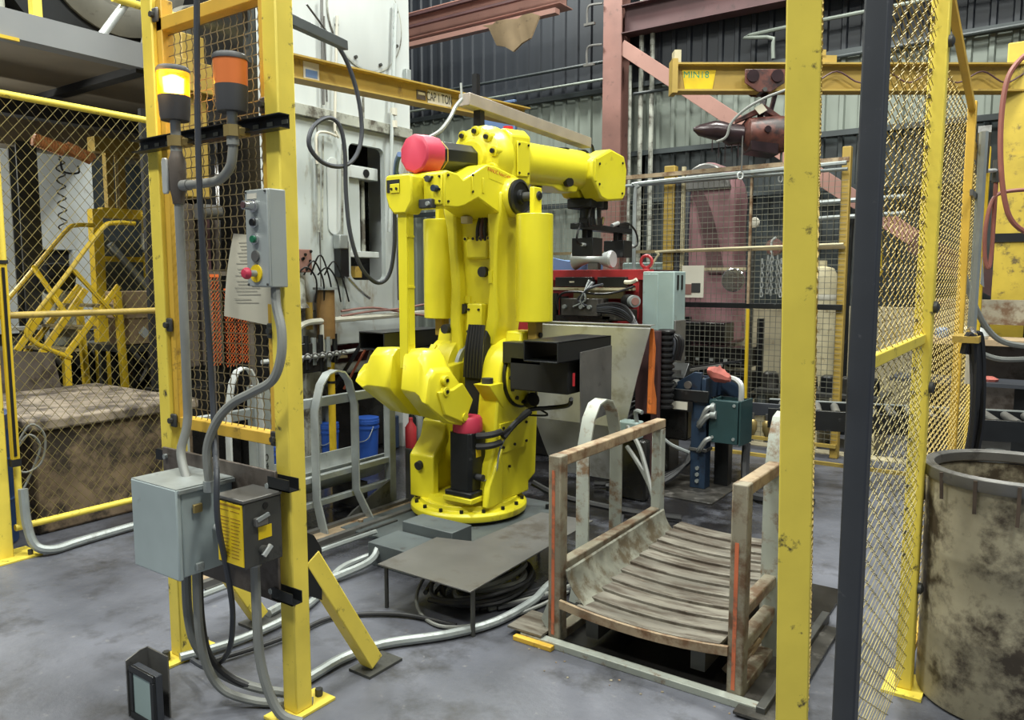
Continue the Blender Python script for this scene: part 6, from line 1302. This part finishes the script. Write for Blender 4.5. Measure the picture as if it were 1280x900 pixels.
mk('drum_housing', B().loft([hring(.62,.10,-.50),hring(.66,.15,-.50),hring(.92,.17,-.50),hring(1.0,.165,-.50),hring(1.03,.10,-.50)]), M['hoist_red'], h, bev=.006)
mk('motor', B().loft([hring(1.02,.10,-.50),hring(1.04,.13,-.52),hring(1.13,.12,-.53),hring(1.17,.06,-.53)]), M['hoist_red'], h)
mk('gear_nose', B().loft([hring(.62,.09,-.50),hring(.50,.10,-.50),hring(.44,.09,-.47),hring(.36,.085,-.46),hring(.22,.05,-.46),hring(.17,.015,-.45)]), M['hoist_dark'], h)
mk('top_frame', B().loft([[jb(.56,-.05,-.40),jb(.56,.05,-.40),jb(.56,.05,-.36),jb(.56,-.05,-.36)],[jb(.80,-.06,-.30),jb(.80,.06,-.30),jb(.80,.06,-.24),jb(.80,-.06,-.24)],[jb(1.02,-.05,-.42),jb(1.02,.05,-.42),jb(1.02,.05,-.38),jb(1.02,-.05,-.38)]]), M['hoist_red'], h, bev=.006)
mk('chain_box', B().loft([[jb(.66,-.13,-.66),jb(.66,.13,-.66),jb(.66,.13,-.52),jb(.66,-.13,-.52)],[jb(.92,-.13,-.70),jb(.92,.13,-.70),jb(.92,.13,-.54),jb(.92,-.13,-.54)]]), M['hoist_dark'], h, bev=.01)
mk('warning_tag', B().loft([[jb(.69,.10,-.28),jb(.76,.10,-.24),jb(.76,.105,-.24),jb(.69,.105,-.28)],[jb(.74,.10,-.34),jb(.81,.10,-.30),jb(.81,.105,-.30),jb(.74,.105,-.34)]]), M['paper'], h)
mk('bolt_head', B().cyl(jb(.80,.16,-.48),jb(.80,.18,-.48),.03,n=10), M['hoist_dark'], h)
mk('pull_chain', B().tube([jb(.60,.08,-.5),jb(.60,.08,-.85)],.008,n=5), M['steel_mid'], h); mk('chain_ring', B().tube([jb(.59+.025*math.cos(a),.08,-.88+.03*math.sin(a)) for a in [2*math.pi*k/10 for k in range(10)]],.008,n=5,closed=True,k=1), M['galv_light'], h)
mk('load_chain', B().tube([jb(.98,.02,-.6),jb(.98,.02,-.86)],.012,n=6), M['steel_mid'], h); mk('load_eye', B().tube([jb(.98+.02*math.cos(a),.02,-.90+.03*math.sin(a)) for a in [2*math.pi*k/10 for k in range(10)]],.008,n=5,closed=True,k=1), M['galv_light'], h)
mk('supply_cable', B().tube([jb(1.18,.10,.09),jb(1.10,.12,-.03),jb(.98,.13,-.12),jb(.78,.14,-.20),jb(.60,.14,-.30),jb(.48,.13,-.42),jb(.44,.12,-.54),jb(.36,.10,-.58)],.013), M['flex_grey'], h)
for k in range(5): mk('grease_strand', B().wire(jb(.34+.06*k,.03,-.55),jb(.34+.06*k,.03,-.66-.05*(k%3)),.006), M['hoist_dark'], h)
# ================================================================== ROLLER CONVEYOR
t = thing('roller_conveyor', 'black roller conveyor running behind the right guard fence', 'conveyor', (-.8,6.5,0))
ca, cb_ = V(-1.84,6.30,.60), V(.9,7.05,.60); cd = (cb_-ca).normalized(); cn = V(cd.y,-cd.x,0)
mk('far_rail', B().bar(ca-V(0,0,.02), cb_-V(0,0,.02), .03, .10), M['black_paint'], t, bev=.003); mk('rail_edge', B().bar(ca+V(0,0,.032), cb_+V(0,0,.032), .035, .008), M['galv'], t)
mk('near_rail', B().bar(ca+cn*.42-V(0,0,.05), cb_+cn*.42-V(0,0,.05), .04, .15), M['black_paint'], t, bev=.003)
for k in range(22):
    p = ca+cd*(.1+.13*k); mk('roller', B().cyl(p+cn*.02, p+cn*.40, .03, n=12), M['roller'], t)
for u in (.25, 1.35, 2.3):
    for o_ in (.02, .40):
        p = ca+cd*u+cn*o_; mk('leg', B().box(p.x-.04,p.x+.04,p.y-.04,p.y+.04,0,.52), M['black_paint'], t)
mk('end_plate', B().prism([(-2.10,.52),(-1.98,.52),(-1.62,.57),(-1.62,.645),(-2.06,.635)],'y',5.99,6.01), M['post_slate'], t, bev=.004)
for k in range(3): mk('brass_nozzle', B().lathe((-1.98+.11*k,5.98,.38),'z',[(.012,0),(.02,.02),(.035,.05),(.035,.11),(.02,.13)],10), M['brass'], t)
for k in range(3): mk('nozzle_stem', B().cyl((-1.98+.11*k,5.98,.5),(-1.98+.11*k,5.98,.56),.012), M['steel_mid'], t)
solo('floor_edge_bar', B().box(-2.6,-.6,6.9,6.93,0,.03), M['wire_ochre'], 'flat ochre bar on the floor below the roller conveyor', 'bar')
# bench behind the conveyor at the right
t = thing('timber_shelf', 'rough timber shelf with bottles behind the roller conveyor on the right', 'shelf', (-.5,7.8,0))
mk('shelf_board', B().box(-1.0,.2,7.7,8.2,1.04,1.09), M['cardboard'], t); mk('shelf_board', B().box(-1.0,.4,8.15,8.35,1.20,1.42), M['cart_paint'], t); mk('bracket', B().prism([(7.75,1.04),(8.2,1.04),(8.2,.70)],'x',-.78,-.72), M['backplate'], t); mk('panel', B().box(-1.0,.2,8.2,8.25,.3,1.04), M['backplate'], t)
mk('leg', B().box(-.98,-.9,8.1,8.18,0,1.04), M['backplate'], t); mk('leg', B().box(.1,.18,8.1,8.18,0,1.04), M['backplate'], t)
solo('spray_bottle', B().lathe((-.62,7.8,1.09),'z',[(.05,0),(.055,.01),(.055,.08),(.02,.11),(.018,.14)],14), M['off_white'], 'white bottle on the timber shelf', 'bottle'); solo('blue_can', B().lathe((-.78,7.82,1.09),'z',[(.05,0),(.055,.01),(.055,.07),(.03,.09)],14), M['blue_pale'], 'small pale blue can on the timber shelf', 'can'); solo('plastic_bag', B().lathe((-.50,7.78,1.09),'z',[(.07,0),(.08,.03),(.05,.08),(.02,.1)],9), M['galv_light'], 'crumpled clear plastic bag on the timber shelf', 'bag')
t = thing('side_table', 'dark steel side table with red rag under the timber shelf', 'table', (-.6,7.3,0))
mk('top', B().box(-1.1,-.1,7.25,7.65,.74,.77), M['post_slate'], t); 
for x in (-.75,-.15): mk('leg', B().box(x-.05,x+.05,7.4,7.5,0,.74), M['black_paint'], t)
solo('red_cloth', B().lathe((-.38,7.4,.77),'z',[(.06,0),(.07,.02),(.03,.04)],8), M['rag'], 'small red cloth on the dark steel side table', 'cloth')
solo('sloping_beam', B().bar((-1.2,8.9,2.0),(.2,8.9,1.15),.05,.22), M['rust_dark'], 'dark red brown beam sloping down behind the right guard fence', 'beam')
solo('steel_hub', B().lathe((-.30,7.55,0),'z',[(.10,0),(.12,.02),(.12,.12),(.09,.14),(.09,.17),(.04,.17)],12), M['galv'], 'bright steel hub on the floor in front of the yellow mast', 'hub')
# ================================================================== RIGHT GUARD FENCE AND GATE
FX = -.385
t = thing('slate_post', 'dark slate grey square post in the right foreground', 'post', (FX,2.1,0))
mk('post', B().box(FX-.028,FX+.028,2.072,2.128,.012,3.0), M['post_slate'], t, bev=.005); mk('floor_plate', B().box(FX-.08,FX+.08,2.0,2.2,0,.012), M['post_slate'], t)
t = thing('mesh_fence', 'yellow expanded mesh guard fence between the slate post and far yellow posts', 'fence', (FX,3.2,0))
def weave(b, x, y0, y1, z0, z1, pu, pz, r, amp=0.0):
    """zig-zag wires standing side by side; neighbours lean against each other"""
    n = int((y1-y0)/pu); m = int((z1-z0)/pz)
    for i in range(n):
        yc = y0+(i+.5)*pu
        pts = [(x+amp*math.sin((z0+j*pz)*2.1)+(.004 if (i+j)%2 else -.004), yc+(pu*.52 if (i+j) % 2 else -pu*.52), z0+j*pz) for j in range(m+1)]
        b.tube(pts, r, n=3, smooth=False)
b = B(); weave(b,FX,2.14,3.20,.10,1.37,.048,.028,.0018,.012); mk('wire_mesh', b, M['wire_yellow'], t, smooth=False, kind='stuff')
b = B(); weave(b,FX,2.14,3.20,1.40,2.95,.048,.028,.0018,.012); mk('wire_mesh', b, M['wire_ochre'], t, smooth=False, kind='stuff')
mk('middle_rail', B().box(FX-.012,FX+.012,2.128,3.21,1.365,1.40), M['post_yellow'], t, bev=.003)
p = mk('post', B().box(FX-.03,FX+.03,3.21,3.27,.012,3.0), M['post_yellow'], t, bev=.005)
for z in (.42,1.20,1.50,2.45): mk('button_bolt', B().lathe((FX+.03,3.232,z),'x',[(.022,0),(.022,.012),(.008,.02)],12), M['steel_dark'], p)
for z in [.55+.09*k for k in range(24)]: mk('mesh_clip', B().cbox((FX-.02,3.205,z),.01,.012,.012), M['steel_dark'], p)
mk('floor_plate', B().box(FX-.07,FX+.07,3.16,3.36,0,.012), M['post_yellow'], t)
b = B(); weave(b,FX,3.30,4.60,.12,2.48,.052,.030,.0019,.018); mk('wire_mesh', b, M['wire_ochre'], t, smooth=False, kind='stuff')
b = B(); weave(b,FX,4.66,5.66,.12,2.25,.052,.030,.0019,.01); mk('wire_mesh', b, M['wire_ochre'], t, smooth=False, kind='stuff')
mk('top_rail', B().bar((FX,3.27,2.72),(FX,4.62,2.46),.03,.03), M['frame_ochre'], t); mk('top_rail', B().bar((FX,4.66,2.30),(FX,5.7,2.28),.03,.03), M['frame_ochre'], t)
mk('bottom_rail', B().box(FX-.015,FX+.015,3.27,5.7,.09,.12), M['frame_ochre'], t)
mk('far_post', B().box(FX-.02,FX+.02,4.60,4.65,0,2.5), M['frame_ochre'], t, bev=.004); mk('far_post', B().box(FX-.025,FX+.025,5.66,5.72,0,2.42), M['mach_yellow'], t, bev=.004)
mk('hinge', B().box(FX+.02,FX+.034,4.50,4.72,2.02,2.05), M['steel_mid'], t)
t = thing('fence_riser', 'grey conduit strapped up the far post of the right fence', 'conduit', (FX,4.75,1.2))
mk('riser', B().tube([(FX+.05,4.72,1.30),(FX+.05,4.72,2.36)],.022), M['galv'], t); mk('elbow_box', B().bar((FX+.05,4.76,2.38),(FX+.03,5.0,2.20),.06,.05), M['steel_mid'], t)
mk('plastic_flag', B().prism([(4.72,1.58),(5.0,1.56),(4.74,1.72)],'x',FX+.075,FX+.077), M['galv_light'], t)
mk('lower_sleeve', B().cyl((FX+.05,4.72,1.05),(FX+.05,4.72,1.30),.02), M['off_white'], t)
solo('drop_conduit', B().tube([(-0.393,4.85,1.622),(-0.358,4.88,1.505),(-0.286,4.93,1.347),(-0.195,4.99,1.260),(-0.035,5.10,1.233)],.016), M['flex_grey'], 'upper grey flexible conduit sagging to the right edge of the photo', 'conduit')
solo('drop_conduit', B().tube([(-0.375,4.87,1.273),(-0.322,4.90,1.216),(-0.211,4.98,1.167),(-0.031,5.11,1.171)],.015), M['flex_grey'], 'lower grey flexible conduit sagging to the right edge of the photo', 'conduit')
solo('brown_hose', B().tube([(-0.141,5.52,2.955),(-0.231,5.45,2.866),(-0.285,5.42,2.754),(-0.301,5.41,2.551),(-0.291,5.41,2.300),(-0.259,5.43,2.069),(-0.205,5.47,1.929),(-0.076,5.56,1.836)],.015), M['air_hose'], 'thick brown air hose hanging at the right edge of the photo', 'hose')
t = thing('red_air_line', 'thin red air hose looping below its coupling at the right', 'hose', (.2,5,1.5))
mk('line', B().tube([(-0.315,5.52,2.197),(-0.314,5.52,2.032),(-0.313,5.52,1.793),(-0.322,5.51,1.673),(-0.345,5.50,1.735),(-0.351,5.49,1.913),(-0.327,5.51,2.070),(-0.271,5.55,2.127),(-0.095,5.67,2.145)],.012), M['air_hose'], t)
mk('coupling', B().tube([(-0.313,5.52,2.315),(-0.314,5.52,2.183)],.024,smooth=False), M['steel_dark'], t); mk('pipe_arm', B().tube([(-0.399,5.34,2.235),(-0.310,5.52,2.254)],.012,smooth=False), M['galv_light'], t)
t = thing('cable_bundle', 'bundle of black cables hanging over a bracket behind the drum', 'cables', (FX,4.3,1.3))
mk('bracket', B().box(FX+.01,FX+.12,4.18,4.42,1.305,1.335), M['crane_ochre'], t)
rnd = random.Random(9)
for k in range(12):
    y = 4.20+.2*rnd.random(); x = FX+.06+.05*rnd.random(); dy = -.10+.25*rnd.random()
    mk('cable', B().tube([(x-.02,y,1.25),(x,y,1.345),(x+.02,y+.01,1.25),(x+.03+.02*rnd.random(),y+dy*.4,.95),(x+.02,y+dy*.7,.60),(x+.01+.05*rnd.random(),y+dy,.03)],.010+.004*(k%2),n=6), M['black' if k % 3 else 'rubber'], t)
mk('silver_clip', B().tube([(FX+.10,4.22,1.34),(FX+.08,4.30,1.365),(FX+.06,4.40,1.35)],.012), M['chrome'], t)
# swung gate leaf in the foreground
GP = V(-.49,1.98,0)
t = thing('gate_leaf', 'bright yellow gate stile with chain-link mesh, nearest post on the right', 'gate', (-.49,1.98,0))
gx = V(.819,.574,0); gy = V(-.22,.975,0)
def gpt(u, v, z): return GP+gx*u+gy*v+V(-.018*(z-.4),-.010*(z-.4),z)
mk('stile', B().loft([[gpt(-.042,-.02,z),gpt(.042,-.02,z),gpt(.042,.02,z),gpt(-.042,.02,z)] for z in (.06,1.0,2.0,3.0)]), M['post_yellow'], t, bev=.004)
mk('far_stile', B().loft([[gpt(-.03,.98,z),gpt(.03,.98,z),gpt(.03,1.02,z),gpt(-.03,1.02,z)] for z in (.06,1.5,3.0)]), M['post_yellow'], t, bev=.004)
for z in (.10,1.42,2.9): mk('rail', B().bar(gpt(.0,.02,z),gpt(.0,.98,z),.035,.035), M['post_yellow'], t, bev=.003)
b = B(); n_ = 24
for i in range(24):
    pts = [gpt(.03+(.004 if (i+j)%2 else -.004), .02+.04*(i+.5)+(.021 if (i+j)%2 else -.021), .12+.035*j) for j in range(80)]
    b.tube(pts,.0018,n=3,smooth=False)
mk('wire_mesh', b, M['wire_ochre'], t, smooth=False, kind='stuff')
mk('caster', B().cyl(gpt(-.02,.5,.03),gpt(.02,.5,.03),.03), M['rubber'], t)
solo('yellow_tag', B().prism([(2.30,1.58),(2.44,1.62),(2.38,1.80),(2.30,1.86)],'x',FX-.022,FX-.019), M['label_yellow'], 'faded yellow paper tag stuck on the mesh right of the slate post', 'tag')
# big stained drum
t = thing('fibre_drum', 'large stained cream drum with wide grey rim at the right edge', 'drum', (-.07,3.37,0))
c = (-.075,3.375,0)
mk('shell', B().lathe(c,'z',[(.27,0),(.283,.01),(.285,.03),(.284,.29),(.286,.30),(.284,.31),(.286,.58),(.288,.59),(.286,.60),(.287,.86),(.27,.86),(.268,.10),(.02,.09)],56), M['drum_fibre'], t)
mk('rim_ring', B().lathe(c,'z',[(.268,.865),(.300,.86),(.305,.875),(.302,.905),(.285,.912),(.262,.905),(.262,.87),(.268,.865)],56,caps=False), M['steel_mid'], t, bev=.002)
mk('dregs', B().lathe(c,'z',[(.02,.55),(.266,.55),(.266,.56),(.02,.57)],40), M['drum_inside'], t)
for k in range(7): a = math.radians(150+25*k); mk('rim_drip', B().bar((c[0]+.306*math.cos(a),c[1]+.306*math.sin(a),.90),(c[0]+.300*math.cos(a),c[1]+.300*math.sin(a),.80-.02*(k%3)),.012,.006), M['drum_inside'], t)
